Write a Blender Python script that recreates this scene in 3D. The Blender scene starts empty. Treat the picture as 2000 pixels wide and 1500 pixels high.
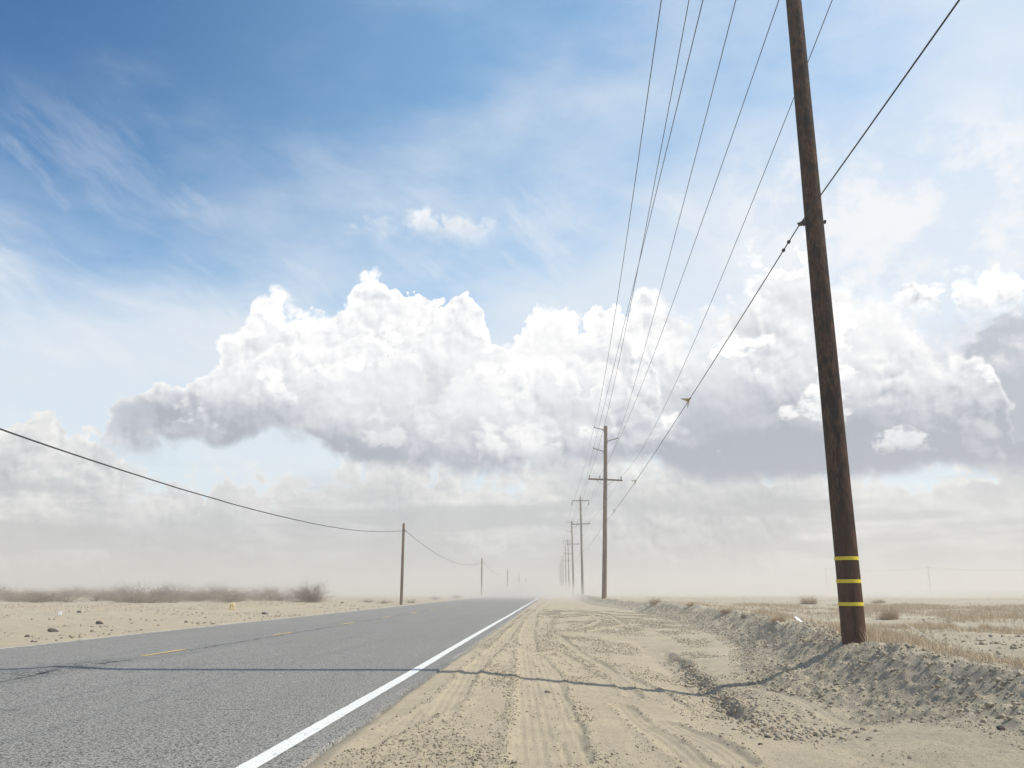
import bpy, math, random
import numpy as np
from math import radians, sin, cos, atan, atan2, asin, sqrt, pi
C = bpy.context.scene
# ------------------------------------------------------------------ camera, world, sun
PITCH = radians(14.10); YAW = radians(2.776)          # eye one metre above the road, looking slightly up and left
FPX = 1600.0
cam_d = bpy.data.cameras.new('camera'); cam = bpy.data.objects.new('camera', cam_d)
C.collection.objects.link(cam); C.camera = cam
cam_d.sensor_width = 36.0; cam_d.lens = 28.8; cam_d.clip_start = 0.05; cam_d.clip_end = 20000
cam.location = (0, 0, 1.0); cam.rotation_euler = (radians(90) + PITCH, 0, YAW)
C.view_settings.view_transform = 'Standard'; C.view_settings.look = 'None'
C.view_settings.exposure = 0.0; C.view_settings.gamma = 1.0
try: C.view_settings.use_curve_mapping = False
except Exception: pass
C.cycles.volume_bounces = 2; C.cycles.max_bounces = 6
C.cycles.use_denoising = True

def ray(px, py):
    """unit direction of a sight line, used only to survey where things in the place stand"""
    x = (px - 1000) / FPX; y = (750 - py) / FPX
    f = cos(PITCH) - y * sin(PITCH); u = sin(PITCH) + y * cos(PITCH)
    v = np.array([x * cos(YAW) - f * sin(YAW), x * sin(YAW) + f * cos(YAW), u])
    return v / np.linalg.norm(v)
def azel(px, py):
    d = ray(px, py); return atan2(d[0], d[1]), asin(d[2])

SUN_EL = radians(50); SUN_AZ = atan2(0.9988, 0.0484)   # clockwise from +Y
sun_d = bpy.data.lights.new('sun', 'SUN'); sun = bpy.data.objects.new('sun', sun_d)
C.collection.objects.link(sun)
sun_d.energy = 4.5; sun_d.angle = radians(0.5); sun_d.color = (1.0, 0.935, 0.83)
sun.rotation_euler = (radians(90) - SUN_EL, 0, -SUN_AZ + pi)
# (the lamp shines along its -Z; tilting by 90-el then turning puts it over +X)

world = bpy.data.worlds.new('World'); C.world = world; world.use_nodes = True
W = world.node_tree; W.nodes.clear()
class G:
    """tiny helper that writes shader maths"""
    def __init__(s, nt): s.nt = nt
    def n(s, t, **k):
        nd = s.nt.nodes.new(t)
        for a, b in k.items(): setattr(nd, a, b)
        return nd
    def put(s, sock, v):
        if isinstance(v, bpy.types.NodeSocket): s.nt.links.new(v, sock)
        elif v is not None: sock.default_value = v
    def m(s, op, a, b=None, c=None, clamp=False):
        nd = s.n('ShaderNodeMath', operation=op, use_clamp=clamp)
        for i, v in enumerate((a, b, c)): s.put(nd.inputs[i], v)
        return nd.outputs[0]
    def add(s, a, b): return s.m('ADD', a, b)
    def sub(s, a, b): return s.m('SUBTRACT', a, b)
    def mul(s, a, b): return s.m('MULTIPLY', a, b)
    def mad(s, a, b, c): return s.m('MULTIPLY_ADD', a, b, c)
    def mx(s, a, b): return s.m('MAXIMUM', a, b)
    def mn(s, a, b): return s.m('MINIMUM', a, b)
    def ss(s, x, a, b, lo=0.0, hi=1.0):
        nd = s.n('ShaderNodeMapRange', interpolation_type='SMOOTHSTEP')
        for i, v in enumerate((x, a, b, lo, hi)): s.put(nd.inputs[i], v)
        return nd.outputs[0]
    def lin(s, x, a, b, lo=0.0, hi=1.0):
        nd = s.n('ShaderNodeMapRange'); nd.clamp = True
        for i, v in enumerate((x, a, b, lo, hi)): s.put(nd.inputs[i], v)
        return nd.outputs[0]
    def vec(s, x, y, z=0.0):
        nd = s.n('ShaderNodeCombineXYZ')
        for i, v in enumerate((x, y, z)): s.put(nd.inputs[i], v)
        return nd.outputs[0]
    def vm(s, op, a, b=None, scale=None):
        nd = s.n('ShaderNodeVectorMath', operation=op)
        s.put(nd.inputs[0], a)
        if b is not None: s.put(nd.inputs[1], b)
        if scale is not None: s.put(nd.inputs['Scale'], scale)
        return nd.outputs['Value'] if op in ('DOT_PRODUCT', 'LENGTH', 'DISTANCE') else nd.outputs[0]
    def noise(s, v, scale, detail=4, rough=0.5, lac=2.0, dist=0.0, dim='3D', color=False):
        nd = s.n('ShaderNodeTexNoise', noise_dimensions=dim); s.put(nd.inputs['Vector'], v)
        nd.inputs['Scale'].default_value = scale; nd.inputs['Detail'].default_value = detail
        nd.inputs['Roughness'].default_value = rough; nd.inputs['Lacunarity'].default_value = lac
        nd.inputs['Distortion'].default_value = dist
        return nd.outputs['Color'] if color else nd.outputs['Fac']
    def vor(s, v, scale, detail=0, rough=0.5, feat='F1', out='Distance', smooth=None, rand=1.0, dim='3D'):
        nd = s.n('ShaderNodeTexVoronoi', feature=feat, voronoi_dimensions=dim); s.put(nd.inputs['Vector'], v)
        nd.inputs['Scale'].default_value = scale
        if 'Detail' in nd.inputs: nd.inputs['Detail'].default_value = detail; nd.inputs['Roughness'].default_value = rough
        if 'Randomness' in nd.inputs: nd.inputs['Randomness'].default_value = rand
        if smooth is not None: nd.inputs['Smoothness'].default_value = smooth
        return nd.outputs[out]
    def mix(s, f, a, b, blend='MIX'):
        nd = s.n('ShaderNodeMix', data_type='RGBA', blend_type=blend)
        s.put(nd.inputs[0], f); s.put(nd.inputs[6], a if not isinstance(a, tuple) else (*a, 1)[:4]); s.put(nd.inputs[7], b if not isinstance(b, tuple) else (*b, 1)[:4])
        return nd.outputs[2]
    def curve(s, x, pts):
        """x in 0..1 -> value in 0..1 through the points"""
        nd = s.n('ShaderNodeFloatCurve'); s.put(nd.inputs['Value'], x)
        c = nd.mapping.curves[0]
        pts = sorted(pts)
        c.points[0].location = pts[0]; c.points[1].location = pts[-1]
        for p in pts[1:-1]: c.points.new(*p)
        for p in c.points: p.handle_type = 'AUTO_CLAMPED'
        nd.mapping.update()
        return nd.outputs[0]
g = G(W)
dirv = g.n('ShaderNodeTexCoord').outputs['Generated']
sx = g.n('ShaderNodeSeparateXYZ'); W.links.new(dirv, sx.inputs[0])
dx, dy, dz = sx.outputs
az = g.m('ARCTAN2', dx, dy); el = g.m('ARCSINE', dz)
AZ0, AZ1, ELM = -0.70, 0.70, 0.75
azn = g.lin(az, AZ0, AZ1)
def prof(pts):
    out = []
    for p in pts:
        a, e = azel(*p); out.append(((a - AZ0) / (AZ1 - AZ0), max(0, e / ELM)))
    return g.mul(g.curve(azn, out), ELM)
P = g.vec(az, el)
# ---- clear sky
sky = g.n('ShaderNodeTexSky', sky_type='NISHITA'); sky.sun_disc = False
sky.sun_elevation = SUN_EL; sky.sun_rotation = SUN_AZ
sky.altitude = 100; sky.air_density = 1.0; sky.dust_density = 0.6; sky.ozone_density = 3.0
W.links.new(dirv, sky.inputs[0]) if sky.inputs else None
K = 10.0                                  # the Background below runs at 0.1; cloud radiance is written times K
col = g.mix(1.0, sky.outputs[0], (1.75, 2.25, 2.10), 'MULTIPLY')
col = g.mix(g.mul(g.ss(az, -0.06, -0.72), g.ss(el, 0.10, 0.62)), col, g.mix(1.0, col, (0.17, 0.42, 0.63), 'MULTIPLY'))
def cloudcol(f, lo, mid, hi):
    r = g.n('ShaderNodeValToRGB'); g.put(r.inputs[0], f)
    e = r.color_ramp.elements
    e[0].position = 0.0; e[0].color = (*lo, 1); e[1].position = 1.0; e[1].color = (*hi, 1)
    m_ = e.new(0.33); m_.color = (*mid, 1)
    m_ = e.new(0.62); m_.color = (*[(a * 0.55 + b * 0.45) for a, b in zip(mid, hi)], 1)
    return r.outputs[0]
def over(col, c, a):
    c = g.vm('SCALE', c, scale=K)
    return g.mix(a, col, c)
# warp shared by all layers
wn = g.noise(dirv, 5.0, 3, 0.55, color=True)
wv = g.vm('SUBTRACT', wn, (0.5, 0.5, 0.5))
Pw = g.vm('ADD', P, g.vm('SCALE', wv, scale=0.10))
# ---- high thin cirrus: streaks falling to the right on the left, milky veil on the right
def streak(angle, sx_, sy_, scale, detail, rough, seed):
    ca, sa = cos(angle), sin(angle)
    s0 = g.n('ShaderNodeSeparateXYZ'); W.links.new(Pw, s0.inputs[0])
    u = g.add(g.mul(s0.outputs[0], ca), g.mul(s0.outputs[1], sa))
    v = g.sub(g.mul(s0.outputs[1], ca), g.mul(s0.outputs[0], sa))
    return g.noise(g.vec(g.add(g.mul(u, sx_), seed), g.mul(v, sy_)), scale, detail, rough, dim='2D')
st1 = streak(radians(-22), 1.0, 5.0, 3.2, 8, 0.62, 3.1)
st2 = streak(radians(-34), 1.0, 3.4, 4.6, 8, 0.62, 9.7)
st3 = streak(radians(-6), 1.0, 7.0, 2.6, 7, 0.6, 5.2)
# where it is milky: lower and to the right
veil = g.add(g.lin(el, 0.62, 0.18), g.lin(az, -0.5, 0.55, -0.15, 0.75))
big = g.noise(g.vec(az, g.mul(el, 2.2), 1.3), 3.6, 7, 0.58)
veil = g.add(veil, g.mad(big, 1.5, -0.70))
veil = g.add(veil, g.ss(el, 0.44, 0.27, 0.0, 0.28))
va = g.ss(veil, 0.10, 1.25, 0.0, 0.84)
col = over(col, (0.80, 0.86, 0.93), va)
sm1 = g.ss(g.add(st1, g.mul(veil, 0.06)), 0.50, 0.74)
sm2 = g.ss(g.add(st2, g.mul(veil, 0.03)), 0.56, 0.80)
band = g.ss(el, 0.55, 0.46)
col = over(col, (0.86, 0.90, 0.96), g.mul(g.mul(sm1, band), 0.20))
col = over(col, (0.90, 0.93, 0.97), g.mul(g.mul(sm2, g.ss(el, 0.54, 0.44)), 0.38))
sm3 = g.ss(st3, 0.45, 0.72)
col = over(col, (0.82, 0.88, 0.94), g.mul(g.mul(sm3, g.ss(el, 0.40, 0.30)), 0.35))

# ---- cumulus
wsmall = g.vm('ADD', g.vm('SCALE', wv, scale=0.04), g.vm('SCALE', g.vm('SUBTRACT', g.noise(dirv, 40.0, 2, 0.5, color=True), (0.5, 0.5, 0.5)), scale=0.012))
SUNOFF = (0.0045, 0.0065, 0.0)              # toward the sun on the sky map
def puffs(pos, sc, seed):
    q = g.vm('ADD', pos, (seed, seed * 0.7, 0.0))
    a = g.noise(q, 8.0 * sc, 8, 0.56, 2.1, dim='2D')
    v = g.vor(g.vm('ADD', q, wsmall), 16.0 * sc, 3, 0.55, 'F1', dim='2D')
    return g.sub(g.add(a, 0.17), g.mul(g.mul(v, v), 0.42))            # about 0.5, rounded lumps
def relf(pos, sc, seed):
    q = g.vm('ADD', pos, (seed * 0.9, seed * 0.4, 0.0))
    a = g.noise(q, 10.0 * sc, 6, 0.56, 2.1, dim='2D')
    v = g.vor(g.vm('ADD', q, wsmall), 24.0 * sc, 2, 0.6, 'F1', dim='2D')
    return g.sub(a, g.mul(g.mul(v, v), 0.22))
SETS = {}
def cloudset(k):
    """noise fields shared by the cloud layers (two families, so overlapping banks differ)"""
    if k not in SETS:
        sc, seed = ((1.2, 0.6), (1.5, 3.7))[k]
        SETS[k] = (puffs(P, sc, seed),
                   g.noise(g.vm('MULTIPLY', g.vm('ADD', Pw, (seed * 1.3, 2.0, 0.0)), (0.8, 1.25, 1.0)), 4.5 * sc, 7, 0.6, dim='2D'),
                   g.mul(g.sub(relf(P, sc, seed), relf(g.vm('ADD', P, SUNOFF), sc, seed)),
                         g.ss(g.noise(g.vm('ADD', P, (seed * 2.1, 1.0, 0.0)), 7.0, 2, 0.5, dim='2D'), 0.38, 0.62, 0.35, 1.15)))
    return SETS[k]
scr = g.ss(g.noise(g.vm('MULTIPLY', g.vm('ADD', P, (2.0, 5.0, 0.0)), (1.0, 1.5, 1.0)), 11.0, 7, 0.58, dim='2D'), 0.565, 0.65)
def cumulus(col, top, base, knee, sc, seed, amp=0.07, edge=0.010, bedge=0.012, bamp=0.03, soft=0.13, lo=(0.40,0.44,0.52), mid=(0.68,0.71,0.76), hi=(1.16,1.15,1.14), dens=1.0, relief=2.0, tex=0.7, rim=0.3, dark=0.0, scrap=0.0, fam=0):
    n0, n2, rl = cloudset(fam)
    depth = g.mad(g.sub(n0, 0.5), amp, g.sub(top, el))
    ew = g.mx(g.mad(g.mul(n2, n2), 14.0 * edge, -2.2 * edge), edge * 0.5)
    a_t = g.ss(depth, 0.0, ew)
    above = g.sub(el, base)
    a_b = g.ss(g.mad(g.sub(n0, 0.5), bamp * 0.8, g.mad(g.sub(n2, 0.5), bamp * 1.6, above)), -bedge, g.mad(n2, bedge * 3, -bedge * 0.5))
    alpha = g.mul(g.mul(a_t, a_b), dens)
    f = g.mad(g.sub(el, knee), 0.5 / soft, g.mad(g.sub(n2, 0.5), tex * 1.9, 0.5))
    f = g.mx(f, g.mad(f, 0.35, 0.10))
    if relief: f = g.mad(g.mul(rl, relief), g.ss(f, -0.1, 0.5, 0.45, 1.0), f)
    if dark: f = g.add(f, g.ss(g.mad(g.sub(n2, 0.5), 0.05, above), 0.075, 0.015, 0.0, -dark * 0.7))
    if scrap: f = g.add(f, g.mul(g.mul(scr, scrap), g.ss(above, 0.012, 0.035)))
    if rim: f = g.add(f, g.ss(depth, 0.03, 0.0, 0.0, rim))
    return over(col, cloudcol(g.m('ADD', f, 0.0, clamp=True), lo, mid, hi), alpha)
# milky patch of broken high cloud on the right
pt = g.noise(g.vec(az, g.mul(el, 1.3), 4.4), 9.0, 8, 0.60, dim='2D')
reg = g.mul(g.mul(g.ss(az, 0.14, 0.34), g.ss(az, 0.80, 0.62)), g.mul(g.ss(el, 0.17, 0.28), g.ss(el, 0.54, 0.44)))
col = over(col, (0.93, 0.95, 0.98), g.mul(reg, g.ss(pt, 0.42, 0.62, 0.0, 0.9)))
# distant banks low over the horizon
lowtop = prof([(-60,800),(60,806),(140,800),(210,830),(280,893),(400,893),(480,905),(560,915),(640,890),(720,860),(850,860),(1000,870),(1150,860),(1300,870),(1420,890),(1560,890),(1700,890),(1800,880),(1900,875),(2060,880)])
lowknee = prof([(-60,900),(200,910),(400,930),(700,960),(1000,950),(1300,960),(1700,960),(2060,950)])
low0 = prof([(-60,1300),(2060,1300)])
col = cumulus(col, lowtop, low0, lowknee, 1.5, 7.7, amp=0.06, edge=0.016, soft=0.20, fam=1, relief=0.9, tex=0.8, lo=(0.47,0.49,0.53), mid=(0.66,0.68,0.71), hi=(1.06,1.06,1.03))
# flat layered sheets in front of them, nearer the horizon
sh = g.noise(g.vec(g.mul(az, 1.2), g.mad(el, 9.0, 4.0)), 3.0, 5, 0.5, dim='2D')
col = over(col, (0.50, 0.52, 0.55), g.mul(g.mul(g.ss(el, 0.15, 0.085), g.ss(el, 0.0, 0.03)), g.ss(sh, 0.42, 0.60, 0.0, 0.75)))
# grey mass behind the right-hand towers
htop = prof([(1200,1000),(1650,640),(1750,600),(1850,575),(1950,575),(2060,570),(2300,570)])
hbase = prof([(1200,905),(1500,938),(1650,932),(1800,915),(2060,912),(2300,915)])
hknee = prof([(1200,500),(2300,500)])
col = cumulus(col, htop, hbase, hknee, 1.0, 4.3, amp=0.06, edge=0.05, relief=0, rim=0, tex=0.35, soft=0.35, bamp=0.015, lo=(0.40,0.44,0.52), mid=(0.50,0.54,0.62), hi=(0.70,0.74,0.81))
# bright shelves at the right margin
dtop = prof([(1200,1000),(1700,600),(1760,545),(1800,532),(1900,515),(1960,500),(2060,470),(2300,440)])
dbase = prof([(1200,900),(1750,585),(1800,605),(1900,612),(2060,610),(2300,610)])
dknee = prof([(1200,640),(2300,640)])
col = cumulus(col, dtop, dbase, dknee, 1.5, 3.3, fam=1, amp=0.06, edge=0.02, bedge=0.03, soft=0.06)
etop = prof([(1200,1000),(1880,720),(1925,660),(1960,640),(2060,625),(2300,640)])
ebase = prof([(1200,900),(1880,695),(1925,700),(2060,690),(2300,700)])
eknee = prof([(1200,730),(2300,730)])
col = cumulus(col, etop, ebase, eknee, 1.7, 5.1, fam=1, amp=0.05, edge=0.02, bedge=0.03, soft=0.06)
ctop = prof([(1100,1000),(1190,720),(1225,600),(1265,525),(1310,535),(1350,580),(1395,580),(1430,510),(1480,480),(1560,455),(1610,490),(1660,515),(1700,530),(1740,562),(1790,575),(1810,620),(1850,630),(1900,660),(1940,710),(1955,750),(1985,790),(2060,820)])
cbase = prof([(1100,905),(1250,905),(1340,930),(1500,938),(1650,932),(1800,918),(1900,914),(2000,912),(2100,915)])
cknee = prof([(1100,760),(1250,740),(1320,720),(1400,680),(1500,640),(1580,650),(1650,690),(1750,730),(1850,765),(1925,780),(1960,700),(2100,600)])
col = cumulus(col, ctop, cbase, cknee, 1.15, 1.9, dark=0.3, scrap=0.55, amp=0.075, edge=0.026, soft=0.13, tex=0.8, relief=0.95, bamp=0.02)
# middle towers
btop = prof([(940,900),(985,720),(1010,640),(1035,600),(1080,590),(1150,600),(1205,600),(1240,640),(1262,670),(1300,760),(1400,900)])
bbase = prof([(940,860),(1400,860)])
bknee = prof([(940,740),(1400,740)])
col = cumulus(col, btop, bbase, bknee, 1.45, 2.4, amp=0.045, edge=0.008, soft=0.10, fam=1, relief=1.0)
atop = prof([(150,1000),(215,800),(290,735),(330,705),(380,690),(430,650),(470,625),(500,585),(545,560),(580,590),(640,590),(690,545),(740,520),(800,540),(850,560),(920,585),(975,640),(1030,650),(1100,670),(1160,690),(1215,725),(1290,810),(1400,1000)])
abase = prof([(150,850),(240,868),(420,880),(480,865),(560,850),(620,880),(680,912),(800,918),(1000,918),(1100,912),(1180,890),(1300,840),(1400,850)])
aknee = prof([(150,840),(300,795),(450,762),(560,740),(700,742),(800,745),(900,752),(1000,785),(1100,810),(1200,800),(1400,800)])
col = cumulus(col, atop, abase, aknee, 1.2, 0.6, dark=0.35, scrap=0.45, amp=0.06, edge=0.008, soft=0.19, relief=1.0, tex=0.65)
for tp_, kn_, sd_, en in ((((300,1000),(345,800),(390,755),(450,720),(500,672),(540,640),(590,618),(650,612),(700,603),(750,622),(800,660),(850,720),(900,800),(950,1000)), 735, 3.7, 930),
                      (((780,1000),(830,780),(880,720),(940,690),(1000,700),(1050,690),(1110,725),(1170,745),(1200,800),(1230,1000)), 800, 9.2, 1210)):
    tt = prof(list(tp_)); bb = g.add(prof([(150,790),(600,800),(800,850),(1300,840)]), 0.0)
    col = cumulus(col, tt, bb, prof([(150,kn_),(1300,kn_)]), 1.3, sd_, amp=0.055, edge=0.014, bedge=0.05, bamp=0.05, soft=0.12, fam=1, relief=0.9, tex=0.6, rim=0.35, dens=0.85, scrap=0.3)
# small flat cloud above the tower
ftop = prof([(600,520),(650,440),(690,412),(760,402),(830,396),(880,408),(950,400),(990,440),(1040,520)])
fbase = prof([(600,455),(1040,462)])
col = cumulus(col, ftop, fbase, fbase, 1.6, 8.4, amp=0.034, edge=0.03, bamp=0.03, fam=1, relief=0.8, bedge=0.025, dens=0.75, soft=0.1, lo=(0.66,0.70,0.78), mid=(0.86,0.87,0.90))
# dark scraps at the left foot
gtop = prof([(150,1000),(215,800),(235,775),(300,775),(330,820),(360,850),(430,865),(470,1000)])
gbase = prof([(150,870),(240,850),(300,870),(430,885),(470,890)])
col = cumulus(col, gtop, gbase, gtop, 1.8, 6.2, amp=0.08, edge=0.03, relief=0, bedge=0.03, dens=0.7, rim=0.2, lo=(0.42,0.48,0.58), mid=(0.52,0.57,0.66), hi=(0.74,0.78,0.85))
# unseen sky round the back: thinner cloud, darkened to lower the ambient light
back = g.noise(dirv, 2.2, 6, 0.6)
bm = g.mul(g.ss(g.m('ABSOLUTE', az), 0.75, 1.1), g.ss(back, 0.50, 0.66, 0.0, 0.45))
col = g.mix(g.mul(g.ss(g.m('ABSOLUTE', az), 0.8, 1.3), 0.55), col, g.mix(1.0, col, (0.35, 0.45, 0.6), 'MULTIPLY'))
col = over(col, (0.50, 0.53, 0.58), bm)
bg = g.n('ShaderNodeBackground'); bg.inputs[1].default_value = 0.1
W.links.new(col, bg.inputs[0])
wo = g.n('ShaderNodeOutputWorld'); W.links.new(bg.outputs[0], wo.inputs[0])
world.cycles.sampling_method = 'MANUAL'; world.cycles.sample_map_resolution = 512
# ------------------------------------------------------------------ helpers
R = random.Random(7); rng = np.random.default_rng(11)
def hash2(ix, iy, s):
    h = (ix.astype(np.int64) * 374761393 + iy.astype(np.int64) * 668265263 + s * 974634777) & 0xffffffff
    h = ((h ^ (h >> 13)) * 1274126177) & 0xffffffff
    return ((h ^ (h >> 16)) & 0xffff) / 65535.0
def vn(x, y, s=0):
    ix = np.floor(x); iy = np.floor(y); fx = x - ix; fy = y - iy
    fx = fx * fx * fx * (fx * (fx * 6 - 15) + 10); fy = fy * fy * fy * (fy * (fy * 6 - 15) + 10)
    a = hash2(ix, iy, s); b = hash2(ix + 1, iy, s); c = hash2(ix, iy + 1, s); d = hash2(ix + 1, iy + 1, s)
    return (a * (1 - fx) + b * fx) * (1 - fy) + (c * (1 - fx) + d * fx) * fy
def fbm(x, y, s=0, o=4, r=0.5):
    t = 0; a = 1; n = 0
    for i in range(o):
        t = t + a * (vn(x * 2 ** i + 17.3 * i, y * 2 ** i - 9.1 * i, s + i) - 0.5); n += a; a *= r
    return t / n * 2           # about -1..1
def sstep(x, a, b):
    t = np.clip((x - a) / (b - a), 0, 1); return t * t * (3 - 2 * t)

def mat(name, base=None, rough=0.9, metal=0.0, spec=0.3):
    m = bpy.data.materials.new(name); m.use_nodes = True
    b = m.node_tree.nodes['Principled BSDF']
    b.inputs['Roughness'].default_value = rough; b.inputs['Metallic'].default_value = metal
    b.inputs['Specular IOR Level'].default_value = spec
    if base: b.inputs['Base Color'].default_value = (*base, 1)
    return m, G(m.node_tree), b
def bump(gg, b, h, strength, dist):
    nd = gg.n('ShaderNodeBump'); nd.inputs['Strength'].default_value = strength; nd.inputs['Distance'].default_value = dist
    gg.put(nd.inputs['Height'], h); gg.put(b.inputs['Normal'], nd.outputs[0])
def simple(name, base, rough=0.7, metal=0.0, var=0.25, scale=20):
    m, q, b = mat(name, None, rough, metal)
    t = q.n('ShaderNodeTexCoord').outputs['Object']
    n = q.noise(t, scale, 4, 0.6)
    lo = tuple(c * (1 - var) for c in base); hi = tuple(min(1, c * (1 + var)) for c in base)
    q.put(b.inputs['Base Color'], q.mix(n, lo, hi)); bump(q, b, n, 0.3, 0.01)
    return m

def link(name, verts, faces, m, parent=None, smooth=False, loc=(0, 0, 0)):
    me = bpy.data.meshes.new(name)
    me.from_pydata([tuple(v) for v in verts], [], [tuple(f) for f in faces]); me.update()
    if m: me.materials.append(m)
    if smooth: me.polygons.foreach_set('use_smooth', [True] * len(me.polygons))
    o = bpy.data.objects.new(name, me); C.collection.objects.link(o)
    o.location = loc
    if parent: o.parent = parent
    return o
def linknp(name, V, F, m, parent=None, smooth=False, mats=None):
    """V (n,3) float, F (k,3|4) int : fast path"""
    me = bpy.data.meshes.new(name); n, k, w = len(V), len(F), F.shape[1]
    me.vertices.add(n); me.vertices.foreach_set('co', np.ascontiguousarray(V, np.float32).ravel())
    me.loops.add(k * w); me.loops.foreach_set('vertex_index', np.ascontiguousarray(F, np.int32).ravel())
    me.polygons.add(k); me.polygons.foreach_set('loop_start', np.arange(0, k * w, w, dtype=np.int32))
    me.polygons.foreach_set('loop_total', np.full(k, w, np.int32))
    if smooth: me.polygons.foreach_set('use_smooth', np.ones(k, bool))
    me.update(calc_edges=True)
    if m: me.materials.append(m)
    o = bpy.data.objects.new(name, me); C.collection.objects.link(o)
    if parent: o.parent = parent
    return o
def tag(o, label=None, cat=None, group=None, kind=None):
    for k, v in (('label', label), ('category', cat), ('group', group), ('kind', kind)):
        if v: o[k] = v
    return o
def empty(name, loc=(0, 0, 0)):
    o = bpy.data.objects.new(name, None); C.collection.objects.link(o); o.location = loc; o.empty_display_size = 0.3
    return o
def gridfaces(nr, nc):
    i = np.arange(nr - 1)[:, None] * nc + np.arange(nc - 1)[None]; i = i.ravel()
    return np.stack([i, i + 1, i + nc + 1, i + nc], 1)
class MB:
    """collects shapes into ONE mesh"""
    def __init__(s): s.v = []; s.f = []
    def raw(s, v, f):
        b = len(s.v); s.v += [tuple(map(float, p)) for p in v]; s.f += [tuple(i + b for i in q) for q in f]
    def box(s, c, d, rot=None):
        x, y, z = (q / 2 for q in d)
        vs = [np.array((a * x, b * y, e * z)) for a in (-1, 1) for b in (-1, 1) for e in (-1, 1)]
        if rot is not None: vs = [rot @ p for p in vs]
        s.raw([p + np.array(c) for p in vs], [(0,1,3,2),(4,6,7,5),(0,4,5,1),(2,3,7,6),(0,2,6,4),(1,5,7,3)])
    def lathe(s, p0, p1, prof_, n=12):
        """profile of (t along p0-p1 in metres, radius)"""
        p0 = np.array(p0, float); p1 = np.array(p1, float); a = p1 - p0; L = np.linalg.norm(a); a /= L
        u = np.cross(a, (0, 0, 1.0) if abs(a[2]) < 0.9 else (1.0, 0, 0)); u /= np.linalg.norm(u); w = np.cross(a, u)
        vs = []; fs = []
        for t, r in prof_:
            for k in range(n):
                an = 2 * pi * k / n; vs.append(p0 + a * t + (u * cos(an) + w * sin(an)) * r)
        m_ = len(prof_)
        for i in range(m_ - 1):
            for k in range(n):
                fs.append((i * n + k, i * n + (k + 1) % n, (i + 1) * n + (k + 1) % n, (i + 1) * n + k))
        fs.append(tuple(range(n))[::-1]); fs.append(tuple((m_ - 1) * n + k for k in range(n)))
        s.raw(vs, fs)
    def rod(s, p0, p1, r, n=8, r1=None):
        L = float(np.linalg.norm(np.array(p1) - np.array(p0))); s.lathe(p0, p1, [(0, r), (L, r if r1 is None else r1)], n)
    def build(s, name, m, parent=None, smooth=False): return link(name, s.v, s.f, m, parent, smooth)
def tube(pts, r, n=6):
    pts = np.asarray(pts, float); T = np.gradient(pts, axis=0); T /= np.linalg.norm(T, axis=1)[:, None]
    u = np.cross(T, (0, 0, 1.0)); u /= np.linalg.norm(u, axis=1)[:, None]; w = np.cross(T, u)
    an = np.arange(n) * 2 * pi / n
    V = (pts[:, None] + (u[:, None] * np.cos(an)[None, :, None] + w[:, None] * np.sin(an)[None, :, None]) * r).reshape(-1, 3)
    i = np.arange(len(pts) - 1)[:, None] * n; k = np.arange(n)[None]
    F = np.stack([i + k, i + (k + 1) % n, i + n + (k + 1) % n, i + n + k], -1).reshape(-1, 4)
    return V, F

# ------------------------------------------------------------------ terrain
CRY = [4, 5, 8.5, 11, 12.6, 16.5, 21.6, 26.6, 34.5, 44, 55, 64, 110, 300]
CRX = [3.85, 3.85, 3.82, 3.76, 3.92, 4.5, 5.2, 5.6, 5.9, 5.6, 4.4, 3.85, 3.85, 3.85]
TOY = [4, 6, 8, 9.7, 11.2, 12.8, 14.7, 18, 24, 29, 45, 55, 64, 110, 300]
TOX = [3.0, 3.1, 3.0, 2.8, 2.6, 2.8, 3.2, 3.9, 4.4, 4.6, 4.5, 3.3, 2.7, 2.7, 2.7]
TRK = [([(1055,1510),(1046,1400),(1040,1330),(1033,1290),(1030,1250),(1042,1205),(1075,1180)], 0.34),
       ([(1180,1300),(1260,1330),(1330,1360)], 0.3), ([(1300,1400),(1360,1440),(1440,1510)], 0.26), ([(700,1500),(800,1440),(900,1380)], 0.22), ([(1020,1290),(1090,1275),(1140,1300)], 0.2),
       ([(1128,1510),(1112,1420),(1085,1350),(1060,1310)], 0.20),
       ([(1026,1220),(1068,1211),(1116,1202),(1160,1207),(1172,1217),(1155,1227),(1128,1235),(1032,1241)], 0.22),
       ([(1010,1222),(1050,1202),(1095,1191),(1140,1200),(1180,1212)], 0.22),
       ([(1030,1232),(1086,1246),(1140,1277),(1185,1298),(1215,1322),(1240,1350)], 0.2),
       ([(985,1262),(1020,1274),(1050,1286),(1080,1316),(1090,1360),(1085,1420)], 0.2),
       ([(1215,1370),(1245,1394),(1275,1430),(1320,1475),(1370,1520)], 0.2),
       ([(1503,1236),(1499,1249),(1489,1270),(1480,1290)], 0.16),
       ([(1280,1210),(1305,1217),(1350,1229),(1410,1241),(1455,1250)], 0.16),
       ([(1150,1240),(1220,1225),(1190,1205),(1120,1190)], 0.2),
       ([(860,1420),(920,1330),(985,1262),(1020,1215),(1050,1190)], 0.22),
       ([(1560,1350),(1660,1385),(1800,1415),(2010,1460)], 0.2),
       ([(1480,1340),(1600,1380),(1760,1430),(2010,1500)], 0.2)]
def onz(px, py, z):
    d = ray(px, py); t = (z - 1.0) / d[2]; return d[0] * t, d[1] * t
tracks = [([onz(px, py, -0.14) for px, py in P_], w) for P_, w in TRK]
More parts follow.
